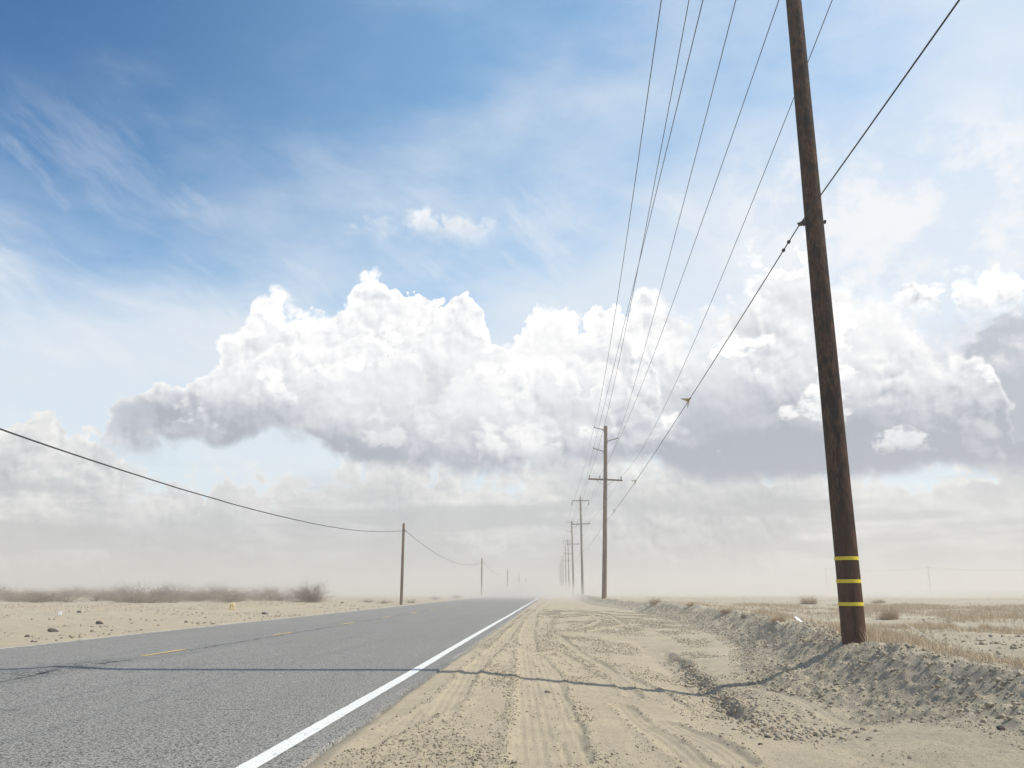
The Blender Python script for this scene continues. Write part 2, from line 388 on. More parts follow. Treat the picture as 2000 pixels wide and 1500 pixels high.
def trackdist(X, Y):
    """signed-size field: (depth factor, edge factor)"""
    dep = np.zeros_like(X); edg = np.zeros_like(X)
    for pl, w in tracks:
        a = np.array(pl); lo = a.min(0) - 0.8; hi = a.max(0) + 0.8
        k = (X > lo[0]) & (X < hi[0]) & (Y > lo[1]) & (Y < hi[1])
        if not k.any(): continue
        x = X[k]; y = Y[k]; d = np.full(x.shape, 9.0)
        for (x0, y0), (x1, y1) in zip(pl[:-1], pl[1:]):
            dx_, dy_ = x1 - x0, y1 - y0; t = np.clip(((x - x0) * dx_ + (y - y0) * dy_) / (dx_ * dx_ + dy_ * dy_ + 1e-9), 0, 1)
            d = np.minimum(d, np.hypot(x - x0 - t * dx_, y - y0 - t * dy_))
        d = d + 0.03 * fbm(x * 5, y * 5, 40, 2)
        dd = dep[k]; ee = edg[k]
        dep[k] = np.maximum(dd, 1 - sstep(d, w * 0.42, w * 0.62)); edg[k] = np.maximum(ee, np.exp(-((d - w * 0.68) / 0.05) ** 2))
    return dep, edg
def ledgeX(Y): return np.interp(Y, [8, 8.7, 9.5, 11.5, 14.4, 17.3, 20], [1.9, 1.95, 1.93, 2.04, 2.2, 2.25, 2.3])
def ground(X, Y, detail=True):
    X = np.asarray(X, float); Y = np.asarray(Y, float)
    wig = 0.10 * fbm(X * 0.9, Y * 0.9, 3, 3)
    xc = np.interp(Y, CRY, CRX) + wig * 1.6; xt = np.interp(Y, TOY, TOX) + wig * 1.2
    led = sstep(Y, 8.2, 9.5) * (1 - sstep(Y, 16, 18.5)) * (0.8 + 0.25 * fbm(X * 0 + 3, Y * 1.3, 5, 2))
    xl = ledgeX(Y) + 0.06 * fbm(X * 0, Y * 3, 6, 3)
    mid = np.interp(X, [-1.6, -1.0, -0.2, 0.77, 1.9, 2.9], [0, -0.025, -0.10, -0.20, -0.285, -0.20])
    mid = mid - 0.05 * led * np.exp(-((X - xl + 0.25) / 0.3) ** 2) + 0.10 * led * sstep(X, xl - 0.07, xl + 0.09) * (1 - sstep(X, xl + 0.4, xl + 1.6))
    near = np.interp(X, [-1.6, -1.0, 0.0, 2.0, 3.0], [0, -0.02, -0.08, -0.07, 0.09])
    far = np.interp(X, [-1.6, 0.0, 2.0, 5.0], [0, -0.03, -0.07, -0.10])
    wn_ = 1 - sstep(Y, 6.0, 8.6); wf = sstep(Y, 15, 24)
    flo = mid * (1 - wn_ - wf) + near * wn_ + far * wf
    zc = 0.35 + 0.05 * fbm(X * 0.4, Y * 0.4, 8, 2)
    t = np.clip((X - xt) / np.maximum(xc - xt, 0.2), 0, 1)
    rise = 0.8 * t + 0.2 * sstep(t, 0.4, 1.0)
    flo_t = flo
    z = flo_t + (zc - flo_t) * rise
    over_ = np.maximum(X - xc, 0)
    fld = 0.22 - 0.10 * sstep(over_, 3, 20) - 0.12 * sstep(over_, 25, 80)
    z = np.where(X > xc, zc + (fld - zc) * sstep(over_, 0.1, 1.6), z)
    # left of the road
    L = -9.75 - X
    zl = np.interp(L, [-1, 0, 2.0, 4.5, 7, 12, 30, 90], [-0.05, 0.0, 0.02, 0.05, 0.13, 0.10, 0.12, 0.10])
    z = np.where(X < -5, zl, z)
    road = sstep(X, -9.95, -9.70) * (1 - sstep(X, -1.60, -1.42))
    dist = np.hypot(X, Y)
    fade = 1 - 0.75 * sstep(dist, 60, 200)
    n = 0.018 * fbm(X * 0.7, Y * 0.7, 12, 4) + 0.05 * fbm(X * 0.13, Y * 0.13, 13, 3) * sstep(np.abs(X + 5.7), 6, 14)
    wild = sstep(X, xc - 0.1, xc + 1.0) + sstep(L, 4, 8)
    n = n + wild * (0.05 * fbm(X * 1.1, Y * 1.1, 14, 4) + 0.030 * fbm(X * 3.4, Y * 3.4, 16, 4, 0.6) + 0.05 * fbm(X * 0.3, Y * 0.3, 15, 3))
    bank = sstep(X, xt - 0.25, xt + 0.25) * (1 - sstep(X, xc + 0.1, xc + 0.6)) * (X > -1)
    if detail:
        r1 = 1 - np.abs(fbm(X * 1.8, Y * 1.4, 20, 4, 0.55)) * 2
        n = n + bank * (0.05 * (r1 - 0.4) + 0.042 * fbm(X * 5, Y * 4.5, 21, 4, 0.65) + 0.04 * np.maximum(fbm(X * 13, Y * 11, 22, 3, 0.6), -0.1))
        lb = led * np.exp(-((X - xl) / 0.22) ** 2)
        n = n + lb * (0.05 * fbm(X * 9, Y * 6, 23, 3) + 0.02 * fbm(X * 25, Y * 22, 24, 2))
        sh = sstep(X, -1.5, -1.0) * (1 - bank)
        dep, edg = trackdist(X, Y)
        gr = np.clip(0.5 + 1.4 * fbm(X * 1.3, Y * 0.7, 30, 3), 0, 1) * (1 - dep)
        n = n + sh * (gr * 0.016 * fbm(X * 14, Y * 12, 25, 4, 0.7) + 0.006 * fbm(X * 30, Y * 28, 26, 2) * (1 - 0.7 * dep) + 0.004 * dep * np.sin(X * 90 + Y * 4)) - sh * dep * 0.015 * (0.6 + 0.8 * vn(X * 0.8, Y * 0.8, 33)) + sh * edg * 0.010
        lf = sstep(L, 0.2, 1.5)
        n = n + lf * 0.010 * fbm(X * 6, Y * 5, 27, 3, 0.6)
    z = z + n * fade * (1 - road)
    edge = sstep(X, -1.9, -1.5) * (1 - sstep(X, -1.45, -0.9)) + sstep(X, -9.6, -9.8) * 0
    z = z + (0.020 * fbm(X * 2.2, Y * 1.6, 31, 3) - 0.006) * np.exp(-((X + 1.42) / 0.25) ** 2)
    z = z + (0.022 * fbm(X * 2.0, Y * 0.8, 32, 3) + 0.004) * np.exp(-((X + 9.75) / 0.3) ** 2)
    z = z * (1 - road) + (-0.07) * road
    return z
def roadz(X, Y):
    X = np.asarray(X, float); Y = np.asarray(Y, float)
    z = -0.0015 * (np.abs(X + 5.9)) ** 1.0 + 0.009
    heave = np.exp(-((X + 6.3) / 0.42) ** 2 - ((Y - 11.0) / 1.3) ** 2)
    z = z + 0.035 * heave + 0.012 * heave * fbm(X * 7, Y * 6, 50, 3) - 0.008 * np.exp(-((X + 6.15) / 0.07) ** 2) * (0.5 + fbm(X * 2, Y * 2, 51, 2)).clip(0, 1)
    z = z + 0.003 * fbm(X * 0.5, Y * 0.3, 52, 2)
    return z
def hit(px, py):
    """where a sight line meets the ground"""
    d = ray(px, py); t = 3.0
    for _ in range(4000):
        x, y, z = d[0] * t, d[1] * t, 1.0 + d[2] * t
        gz = float(ground(np.array([x]), np.array([y]), False)[0])
        if z <= gz: break
        t += max(0.01, (z - gz) * 1.5)
        if t > 600: break
    return np.array([x, y, gz])
def gz(x, y): return float(ground(np.array([x]), np.array([y]))[0])

# ------------------------------------------------------------------ ground sheet
def geo(a, b, step, k):
    out = [a]
    while out[-1] < b: out.append(out[-1] + max(step, abs(out[-1]) * k))
    return out
ys = [-2600, -1500, -800, -400, -200, -120, -80, -50, -35, -25, -18, -13, -9, -6, -4, -2, -1, 0, 0.7, 1.4, 2.0, 2.5]
ys += geo(3.0, 130, 0.012, 0.0042) + geo(134, 2600, 4, 0.035); ys[-1] = 2600
xr = list(np.arange(-1.7, 4.6, 0.021)) + geo(4.62, 14, 0.03, 0.012) + geo(14.3, 60, 0.3, 0.025) + geo(62, 2600, 3, 0.06); xr[-1] = 2600
xl_ = [-x for x in geo(9.5, 26, 0.05, 0.006) + geo(26.4, 90, 0.3, 0.015) + geo(93, 2600, 3, 0.06)][::-1]; xl_[0] = -2600
xs = np.array(xl_ + list(np.arange(-9.0, -1.8, 0.9)) + xr); ys = np.array(ys)
XX, YY = np.meshgrid(xs, ys)
ZZ = ground(XX, YY)
V = np.stack([XX, YY, ZZ], -1).reshape(-1, 3)
# sand
msand, q, b = mat('sand', rough=0.95, spec=0.15)
pos = q.n('ShaderNodeNewGeometry').outputs['Position']
sp = q.n('ShaderNodeSeparateXYZ'); msand.node_tree.links.new(pos, sp.inputs[0])
nb = q.noise(pos, 0.35, 5, 0.55); nm = q.noise(pos, 2.2, 6, 0.6); nf = q.noise(pos, 40.0, 6, 0.72); nff = q.noise(pos, 150.0, 2, 0.6)
tan = q.mix(q.ss(nm, 0.35, 0.68), (0.455, 0.388, 0.275), (0.39, 0.335, 0.245))
grey = q.mix(q.ss(nm, 0.35, 0.65), (0.45, 0.40, 0.30), (0.39, 0.345, 0.26))
side = q.ss(q.mad(q.sub(nb, 0.5), 2.4, sp.outputs[0]), 1.2, 4.5, 0.0, 0.85)                 # greyer, unworked soil away from the road
sidel = q.ss(q.mad(q.sub(nb, 0.5), 4.0, sp.outputs[0]), -14.5, -19.0, 0.0, 0.7)
colr = q.mix(q.mx(side, sidel), tan, grey)
colr = q.mix(q.ss(nf, 0.46, 0.31, 0.0, 0.9), colr, (0.15, 0.135, 0.10))          # dark grit
colr = q.mix(q.ss(nff, 0.60, 0.74, 0.0, 0.5), colr, (0.62, 0.57, 0.45))          # pale grains
q.put(b.inputs['Base Color'], colr)
bump(q, b, q.mad(nf, 1.0, q.mul(nff, 0.5)), 0.8, 0.014)
gnd = linknp('ground', V, gridfaces(len(ys), len(xs)), msand, smooth=True); tag(gnd, kind='structure')

# ------------------------------------------------------------------ road
ry = np.array([-2600, -800, -200, -60, -20, -8, -4, 0] + geo(2.0, 60, 0.04, 0.008) + geo(61, 500, 1.5, 0.02) + geo(510, 2600, 20, 0.06)); ry[-1] = 2600
rx = np.array([-9.93] + list(np.arange(-9.8, -7.3, 0.25)) + list(np.arange(-7.2, -5.3, 0.04)) + list(np.arange(-5.2, -1.6, 0.2)) + [-1.5, -1.46, -1.40])
RX, RY = np.meshgrid(rx, ry)
wob = 0.09 * fbm(RY * 0.9, RY * 0 + 4, 60, 4, 0.6) - 0.03
RX = RX + np.where(RX > -1.55, wob, 0); RX = np.where(RX < -9.9, RX + 0.05 * fbm(RY * 0.8, RY * 0 + 9, 61, 3), RX)
RZ = roadz(RX, RY)
RZ[:, -1] -= 0.09; RX[:, -1] -= 0.045; RZ[:, 0] -= 0.08
masph, q, b = mat('asphalt', rough=0.85, spec=0.3)
pos = q.n('ShaderNodeNewGeometry').outputs['Position']
sp = q.n('ShaderNodeSeparateXYZ'); masph.node_tree.links.new(pos, sp.inputs[0]); x_, y_ = sp.outputs[0], sp.outputs[1]
nb = q.noise(pos, 0.25, 4, 0.55); nl = q.noise(q.vec(q.mul(x_, 2.2), q.mul(y_, 0.12)), 1.0, 4, 0.55)
agg = q.vor(pos, 62.0, 1, 0.5, 'F1'); nf = q.noise(pos, 75.0, 3, 0.7)
base = q.mix(q.ss(nl, 0.35, 0.65), (0.275, 0.267, 0.246), (0.300, 0.292, 0.268))
base = q.mix(q.ss(nb, 0.35, 0.7, 0.0, 0.35), base, (0.31, 0.305, 0.285))
ng = q.noise(pos, 42.0, 3, 0.75)
base = q.mix(q.ss(q.mad(ng, 0.6, q.mul(nf, 0.5)), 0.557, 0.475, 0.0, 0.93), base, (0.025, 0.027, 0.028))
base = q.mix(q.ss(nf, 0.58, 0.70, 0.0, 0.7), base, (0.60, 0.60, 0.57))
# worn centre joint and short crosswise cracks
jn = q.noise(q.vec(q.mul(x_, 1.5), q.mul(y_, 3.0)), 3.0, 4, 0.65)
jx = q.m('ABSOLUTE', q.add(q.add(x_, 6.14), q.mul(q.sub(q.noise(q.vec(0.0, y_), 0.6, 3, 0.6), 0.5), 0.28)))
joint = q.mul(q.ss(q.mad(q.sub(jn, 0.5), -0.16, jx), 0.05, 0.015), q.ss(q.noise(q.vec(3.0, y_), 1.1, 5, 0.75), 0.43, 0.55))
cr = q.noise(q.vec(q.mul(x_, 0.9), q.mul(y_, 13.0)), 1.1, 3, 0.55)
crack = q.ss(cr, 0.685, 0.71, 0.0, 0.85)
pit = q.mul(q.ss(q.noise(pos, 13.0, 4, 0.7), 0.50, 0.58), q.mul(q.ss(q.m('ABSOLUTE', q.add(x_, 6.35)), 0.65, 0.10), q.ss(q.m('ABSOLUTE', q.sub(y_, 10.6)), 2.4, 0.6)))
base = q.mix(q.mx(q.mx(joint, crack), q.mul(pit, 0.8)), base, (0.03, 0.032, 0.035))
# blown sand caught along the edges
ed = q.add(q.ss(x_, -9.35, -9.85), q.ss(x_, -1.62, -1.42, 0.0, 0.55))
base = q.mix(q.m('MULTIPLY', q.ss(q.mad(q.sub(q.noise(pos, 5.0, 5, 0.65), 0.5), 1.6, ed), 0.45, 0.8), 0.85), base, (0.46, 0.40, 0.29))
q.put(b.inputs['Base Color'], base)
bump(q, b, q.mad(nf, 0.8, q.mul(agg, -0.6)), 0.8, 0.012)
road = linknp('road', np.stack([RX, RY, RZ], -1).reshape(-1, 3), gridfaces(*RX.shape), masph, smooth=True); tag(road, kind='structure')

def strip(name, x0, w, ya, yb, m, seed, wander=0.03, step=0.05):
    yy = np.array(geo(ya, yb, step, 0.01)); yy[-1] = yb
    c = x0 + wander * fbm(yy * 0.12, yy * 0, seed, 2)
    cols = []
    for k in (-0.5, -0.17, 0.17, 0.5):
        jit = 0.007 * fbm(yy * 9, yy * 0 + k * 9, seed + 3, 3) if abs(k) == 0.5 else 0
        X_ = c + k * w + jit; cols.append(np.stack([X_, yy, roadz(X_, yy) + 0.004], -1))
    A_ = np.stack(cols, 1)
    return linknp(name, A_.reshape(-1, 3), gridfaces(*A_.shape[:2]), m, smooth=True)
def paint(name, colr_, wear, sc=14):
    m, q, b = mat(name, rough=0.6)
    pos = q.n('ShaderNodeNewGeometry').outputs['Position']
    n = q.noise(pos, sc, 5, 0.7); n2 = q.noise(pos, 70, 2, 0.6)
    f = q.m('ADD', q.ss(n, wear, wear + 0.1), q.ss(n2, 0.36, 0.28, 0, 0.7), clamp=True)
    q.put(b.inputs['Base Color'], q.mix(f, colr_, (0.20, 0.205, 0.205))); bump(q, b, n2, 0.5, 0.006)
    return m
mwhite = paint('white_paint', (0.74, 0.735, 0.70), 0.575); mwl = paint('worn_white_paint', (0.62, 0.60, 0.53), 0.50, 5)
myel = paint('yellow_paint', (0.72, 0.47, 0.10), 0.52, 9)
tag(strip('edge_line', -1.775, 0.125, -20, 900, mwhite, 70, 0.02), kind='structure')
tag(strip('edge_line', -9.60, 0.09, -20, 900, mwl, 71, 0.05), kind='structure')
for i, yd in enumerate([12.94, 18.9, 25.0, 31.0, 37.0, 43.0, 49.0, 55.0, 61, 67, 73, 79, 85]):
    tag(strip('centre_dash', -6.30 + 0.018 * i if i < 6 else -6.2, 0.085, yd, yd + 1.5, myel, 72 + i, 0.02, 0.04), kind='structure')
# ------------------------------------------------------------------ materials of things
def woodmat(name, dark, mid_, light, zs=0.6):
    m, q, b = mat(name, rough=0.9, spec=0.2)
    t = q.n('ShaderNodeTexCoord').outputs['Object']
    s_ = q.n('ShaderNodeSeparateXYZ'); m.node_tree.links.new(t, s_.inputs[0])
    v1 = q.vec(s_.outputs[0], s_.outputs[1], q.mul(s_.outputs[2], 0.17))
    grain = q.noise(v1, 55.0, 5, 0.65)
    v2 = q.vec(s_.outputs[0], s_.outputs[1], q.mul(s_.outputs[2], 0.30))
    blot = q.noise(v2, 13.0, 5, 0.65); big = q.noise(q.vec(s_.outputs[0], s_.outputs[1], q.mul(s_.outputs[2], 0.25)), 3.5, 4, 0.6)
    c = q.mix(q.ss(grain, 0.35, 0.68), mid_, light)
    c = q.mix(q.ss(q.mad(big, 0.5, q.mul(blot, 0.75)), 0.70, 0.54, 0.0, 0.95), c, dark)
    c = q.mix(q.ss(grain, 0.44, 0.33, 0.0, 0.9), c, tuple(x * 0.5 for x in dark))
    # weathered paler towards the foot
    c = q.mix(q.ss(q.mad(q.sub(big, 0.5), 2.0, s_.outputs[2]), 2.2, 0.2, 0.0, 0.5), c, light)
    q.put(b.inputs['Base Color'], c); bump(q, b, q.mad(grain, 0.8, q.mul(blot, 0.8)), 0.8, 0.012)
    return m
m_wood = woodmat('creosoted_wood', (0.006, 0.004, 0.005), (0.032, 0.015, 0.011), (0.105, 0.050, 0.028))
m_wood2 = woodmat('brown_wood', (0.06, 0.035, 0.024), (0.15, 0.085, 0.05), (0.22, 0.14, 0.085))
m_wood3 = woodmat('grey_wood', (0.06, 0.05, 0.042), (0.13, 0.11, 0.09), (0.19, 0.165, 0.135))
m_band = simple('yellow_band', (0.72, 0.58, 0.03), 0.5, var=0.06, scale=8)
m_steel = simple('galvanised_steel', (0.20, 0.20, 0.21), 0.5, 0.6)
m_dark = simple('dark_iron', (0.035, 0.035, 0.04), 0.6, 0.3)
m_ins = simple('insulator_polymer', (0.10, 0.095, 0.09), 0.45)
m_wire = simple('aged_conductor', (0.045, 0.05, 0.055), 0.7, 0.2)
m_cable = simple('black_cable', (0.016, 0.016, 0.018), 0.7)
m_marker = simple('tan_plastic', (0.42, 0.36, 0.22), 0.6)
def atYw(px, py, Y):
    d = ray(px, py); t = Y / d[1]; return np.array([d[0] * t, Y, 1 + d[2] * t])

# ------------------------------------------------------------------ poles
def shaft(h, r0, r1, m, parent, n=40, rows=70, crack=None, seed=0, below=0.6):
    zz = np.linspace(-below, h, rows) if crack is None else np.concatenate([np.linspace(-below, 1.5, rows), np.linspace(1.6, h, rows)])
    an = np.arange(n) * 2 * pi / n
    A, Zg = np.meshgrid(an, zz)
    r = r0 + (r1 - r0) * np.clip(Zg / h, 0, 1)
    r = r * (1 + 0.02 * fbm(np.cos(A) * 3 + 5, Zg * 0.6 + np.sin(A) * 3, 90 + seed, 4) + 0.012 * fbm(A * 8, Zg * 1.5, 94 + seed, 3))
    if crack is not None:
        a0, z0, z1 = crack; d = (A - a0 - 0.03 * fbm(Zg * 4, Zg * 0, 99, 3) + pi) % (2 * pi) - pi
        r = r - 0.05 * np.exp(-(d / 0.055) ** 2) * sstep(Zg, z0 - .1, z0 + .1) * (1 - sstep(Zg, z1 - .25, z1))
    bx = 0.015 * fbm(zz * 0.25, zz * 0, 97 + seed, 2)
    V = np.stack([np.cos(A) * r + bx[:, None], np.sin(A) * r, Zg], -1).reshape(-1, 3)
    nr = len(zz); i = np.arange(nr - 1)[:, None] * n; k = np.arange(n)[None]
    F = np.stack([i + k, i + (k + 1) % n, i + n + (k + 1) % n, i + n + k], -1).reshape(-1, 4)
    V = np.vstack([V, [[bx[-1], 0, h + 0.005]]]); top = (nr - 1) * n
    F = np.vstack([F, [[top + j, top + (j + 1) % n, len(V) - 1, len(V) - 1] for j in range(n)]])
    me = bpy.data.meshes.new('pole_shaft')
    me.from_pydata(V.tolist(), [], [tuple(f) if f[2] != f[3] else tuple(f[:3]) for f in F.tolist()]); me.materials.append(m)
    me.polygons.foreach_set('use_smooth', [True] * len(me.polygons)); me.update()
    o = bpy.data.objects.new('pole_shaft', me); C.collection.objects.link(o); o.parent = parent
    return o, (lambda z: r0 + (r1 - r0) * max(0, z) / h)
def ring(name, z, hgt, r, m, parent, n=40):
    b = MB(); b.lathe((0, 0, z - hgt / 2), (0, 0, z + hgt / 2), [(0, r), (0.0015, r + 0.004), (hgt - 0.0015, r + 0.004), (hgt, r)], n)
    return b.build(name, m, parent)
def pin_insulator(p, parent, s=1.0, base=True):
    b = MB(); p = np.array(p, float)
    b.lathe(p, p + (0, 0, 0.26 * s), [(0, .014), (.07*s, .014), (.075*s, .055*s), (.10*s, .06*s), (.11*s, .035*s), (.15*s, .035*s), (.16*s, .055*s), (.19*s, .05*s), (.20*s, .03*s), (.235*s, .035*s), (.26*s, .02*s)], 12)
    return b.build('insulator', m_ins, parent, True)
def post_arm(z0, side, L, rise, rr, parent):
    """horizontal line-post insulator: a ribbed rod angled up from a bracket on the shaft"""
    a0 = np.array([side * (rr + 0.03), 0, z0]); a1 = np.array([side * (rr + L), 0, z0 + rise])
    d = a1 - a0; Ld = float(np.linalg.norm(d)); prof_ = []
    k = 16
    for i in range(k + 1):
        t = 0.10 + (Ld - 0.14) * i / k; prof_ += [(t - .012, .026), (t, .048), (t + .006, .048), (t + .014, .026)]
    b = MB(); b.lathe(a0, a1, [(0, .03)] + prof_ + [(Ld, .03)], 10); o = b.build('insulator_arm', m_ins, parent, True)
    b = MB(); b.box((side * (rr + 0.012), 0, z0 - 0.02), (0.03, 0.11, 0.34)); b.rod((side * (rr + .02), 0, z0 - .16), a0 + d / Ld * 0.18, .014)
    b.build('bracket', m_steel, o)
    b = MB(); b.box(a1 + np.array([0, 0, .03]), (0.07, 0.16, 0.06)); b.build('wire_clamp', m_dark, o)
    return a1 + np.array([0, 0, 0.06])
def crossarm(z, x0, x1, y, ins, parent, m, th=0.12, s=1.0, braces=True, tilt=0.0):
    b = MB(); xc_ = (x0 + x1) / 2
    rot = np.array([[cos(tilt), 0, -sin(tilt)], [0, 1, 0], [sin(tilt), 0, cos(tilt)]])
    b.box((xc_, y, z), (x1 - x0, 0.10, th), rot); o = b.build('crossarm', m, parent)
    for xi in ins: pin_insulator((xi, y, z + th / 2 + (xi - xc_) * sin(tilt)), o, s)
    if braces:
        for sx_ in (-1, 1):
            b = MB(); b.rod((xc_ + sx_ * 0.62 * (x1 - x0) / 2.4, y + (0.07 if y < 0 else -.07), z - th / 2 + 0.01), (sx_ * 0.10, y * 0.8, z - 0.46), 0.014, 6)
            b.build('brace', m_steel, parent)
    return o
GP = 'utility poles along the dirt bank'
def leaned(name, X, Y, top, h, z0):
    e = empty(name, (X, Y, z0)); e.rotation_euler = (0, math.atan2(top[0] - X, h), 0); return e
def typeA(X, Y, top, m, z0, h):
    e = leaned('utility_pole', X, Y, top, h, z0)
    _, r = shaft(h, 0.185, 0.135, m, e, 24, 40, seed=3)
    post_arm(h - 0.30, -1, 0.78, 0.17, 0.125, e); post_arm(h - 1.20, 1, 0.82, 0.24, 0.13, e); post_arm(h - 2.02, -1, 0.80, 0.20, 0.13, e)
    crossarm(h - 4.28, -1.33, 1.33, -0.18, [-1.24, -0.43, 1.22], e, m_wood2, tilt=-0.012)
    for z in (1.18, 0.90, 0.62): ring('yellow_band', z, 0.035, 0.165, m_band, e, 24)
    ring('yellow_band', h - 2.75, 0.045, 0.135, m_band, e, 24)
    e['h'] = h; return e
def typeB(X, Y, top, m, z0, h):
    e = leaned('utility_pole', X, Y, top, h, z0)
    shaft(h, 0.165, 0.115, m, e, 24, 40, seed=5)
    crossarm(h - 0.28, -1.16, 1.16, -0.16, [], e, m_wood3, 0.11)
    for s_, dx_ in ((-1, -.06), (1, -.06)):
        b = MB(); k = 12; L = 0.58; pr = [(0, .012), (.08, .012)]
        for i in range(k): t = .1 + (L - .14) * i / k; pr += [(t, .035), (t + .008, .075), (t + .018, .075), (t + .026, .035)]
        b.lathe((s_ * 1.10, -0.16, h - 0.34), (s_ * 1.10 + dx_, -0.16, h - 0.34 - L), pr + [(L, .015)], 10); b.build('hanging_insulator', m_ins, e, True)
    b = MB(); b.lathe((0.02, 0, h - 0.1), (0.02, 0, h + 0.42), [(0, .03), (.12, .03), (.14, .06), (.2, .045), (.26, .065), (.34, .045), (.40, .06), (.46, .04), (.52, .03)], 10); b.build('pin_insulator', m_ins, e, True)
    crossarm(h - 3.35, -1.16, 1.16, -0.17, [-1.08, -0.47, 1.08], e, m_wood3, 0.12, tilt=0.03)
    ring('yellow_band', h - 1.95, 0.04, 0.13, m_band, e, 20)
    e['h'] = h; return e
# nearest pole, cut by the top of the picture
B1 = np.array([3.885, 11.29]); z1 = gz(*B1); T1 = atYw(1549, 0, 11.29)
h1 = 13.6; leanx = (T1[0] - B1[0]) / (T1[2] - z1)
p1 = empty('utility_pole', (B1[0], B1[1], z1)); p1.rotation_euler = (0, math.atan(leanx), 0)
shaft(h1, 0.152, 0.100, m_wood, p1, 96, 60, crack=(radians(-97), 0.05, 0.78), seed=1)
for py in (1090, 1135, 1180):
    zz = atYw(1664, py, 11.13)[2] - z1; ring('yellow_band', zz, 0.046, 0.152 - 0.052 * zz / h1 + 0.002, m_band, p1, 64)
zc_ = atYw(1590, 431, 11.2)[2] - z1
b = MB(); b.rod((-0.23, -0.02, zc_), (0.15, -0.02, zc_ + 0.01), 0.011); b.box((0.145, -0.02, zc_ + .01), (0.025, 0.045, 0.045)); b.box((-0.155, -0.02, zc_), (0.03, 0.07, 0.07))
b.box((-0.205, -0.02, zc_ - 0.015), (0.05, 0.09, 0.028)); b.box((-0.235, -0.06, zc_ - .025), (0.06, 0.025, 0.016)); b.build('through_bolt', m_dark, p1)
crossarm(h1 - 0.35, -2.2, 0.06, -0.16, [-2.05, -1.2, -0.5], p1, m_wood2, braces=False)
tag(p1, 'thick dark brown pole with three yellow bands, nearest, running out of the top', 'utility pole', GP)
YS = [64.1, 110, 157, 203, 248, 300, 346, 392, 438, 485]
poles = []
topA = atYw(1183, 832, 64.1); A0 = typeA(3.85, 64.1, topA, m_wood2, gz(3.85, 64.1), topA[2] - gz(3.85, 64.1))
tag(A0, 'brown pole with three angled insulator arms above one crossarm, second from the front', 'utility pole', GP)
topB = atYw(1133.5, 974, 110); B0 = typeB(3.85, 110, topB, m_wood3, gz(3.85, 110), topB[2] - gz(3.85, 110))
tag(B0, 'grey pole with hanging insulators on its top crossarm, third from the front', 'utility pole', GP)
poles = [A0, B0]
def copy_tree(o, parent=None):
    c = o.copy(); C.collection.objects.link(c)
    if parent: c.parent = parent
    for ch in list(o.children): copy_tree(ch, c)
    return c
ords = ['fourth', 'fifth', 'sixth', 'seventh', 'eighth', 'ninth', 'tenth', 'eleventh']
for i, Y in enumerate(YS[2:]):
    src = A0 if i % 2 == 0 else B0
    c = copy_tree(src); x = 3.85 + R.uniform(-.15, .15); c.location = (x, Y, gz(x, Y)); c.rotation_euler = (0, R.uniform(-.012, .012), 0)
    c['label'] = 'hazy pole fading into the dust, %s from the front in the right-hand row' % ords[i]
    poles.append(c)
bpy.context.view_layer.update()
def wp(o, p): return np.array(o.matrix_world @ __import__('mathutils').Vector(p))
hA = A0['h']; hB = B0['h']
for o in poles: del o['h']
SA = dict(T1=(-0.905, 0, hA - .30 + .23), T2=(-0.93, 0, hA - 2.02 + .26), T3=(0.95, 0, hA - 1.2 + .30), D1=(-1.24, -.18, hA - 3.94), D2=(-0.43, -.18, hA - 3.95), D3=(1.22, -.18, hA - 3.98), M=(-0.17, 0, 5.45))
SB = dict(T1=(-1.16, -.16, hB - .94), T2=(0.02, 0, hB + .42), T3=(1.04, -.16, hB - .94), D1=(-1.08, -.17, hB - 3.07), D2=(-0.47, -.17, hB - 3.05), D3=(1.08, -.17, hB - 3.0), M=(-0.17, 0, 5.45))
def span(e1, e2, s, n=28, t0=0.0):
    t = np.linspace(t0, 1, n)[:, None]; p = e1 * (1 - t) + e2 * t; p[:, 2] -= 4 * s * (t * (1 - t))[:, 0]; return p
# near ends of the seven wires, beside and above the nearest pole
E = dict(T1=(1.9, 10.5, .75), T2=(2.6, 10.5, .05), T3=(3.3, 11.1, .45), D1=(2.4, 10.7, 1.05), D2=(3.7, 10.1, .85), D3=(4.5, 10.0, 1.15))
LAB = dict(T1='thin power line from the topmost left arm of the second pole', T2='thin power line from the lower left arm of the second pole',
           T3='thin power line from the right-hand arm of the second pole', D1='thin power line on the left end insulator of the second pole crossarm',
           D2='thin power line on the crossarm insulator just left of the second pole shaft', D3='thin power line on the right end insulator of the second pole crossarm')
GW = 'overhead lines on the right-hand poles'
wires = {}
for k, (x1_, z1_, s1) in E.items():
    prev = np.array([x1_, 11.29, z1_]); pts = [span(np.array([x1_ - .2, -40, z1_ + .5]), prev, 0.8, 16)[:-1]]
    for j, o in enumerate(poles):
        cur = wp(o, (SA if j % 2 == 0 else SB)[k]); pts.append(span(prev, cur, s1 if j == 0 else 0.45, 40 if j == 0 else 20)[:-1]); prev = cur
    pts.append(prev[None]); V, F = tube(np.vstack(pts), 0.0085 if k[0] == 'T' else 0.0075, 6)
    w = linknp('power_line', V, F, m_wire, smooth=True); tag(w, LAB[k], 'power line', GW)
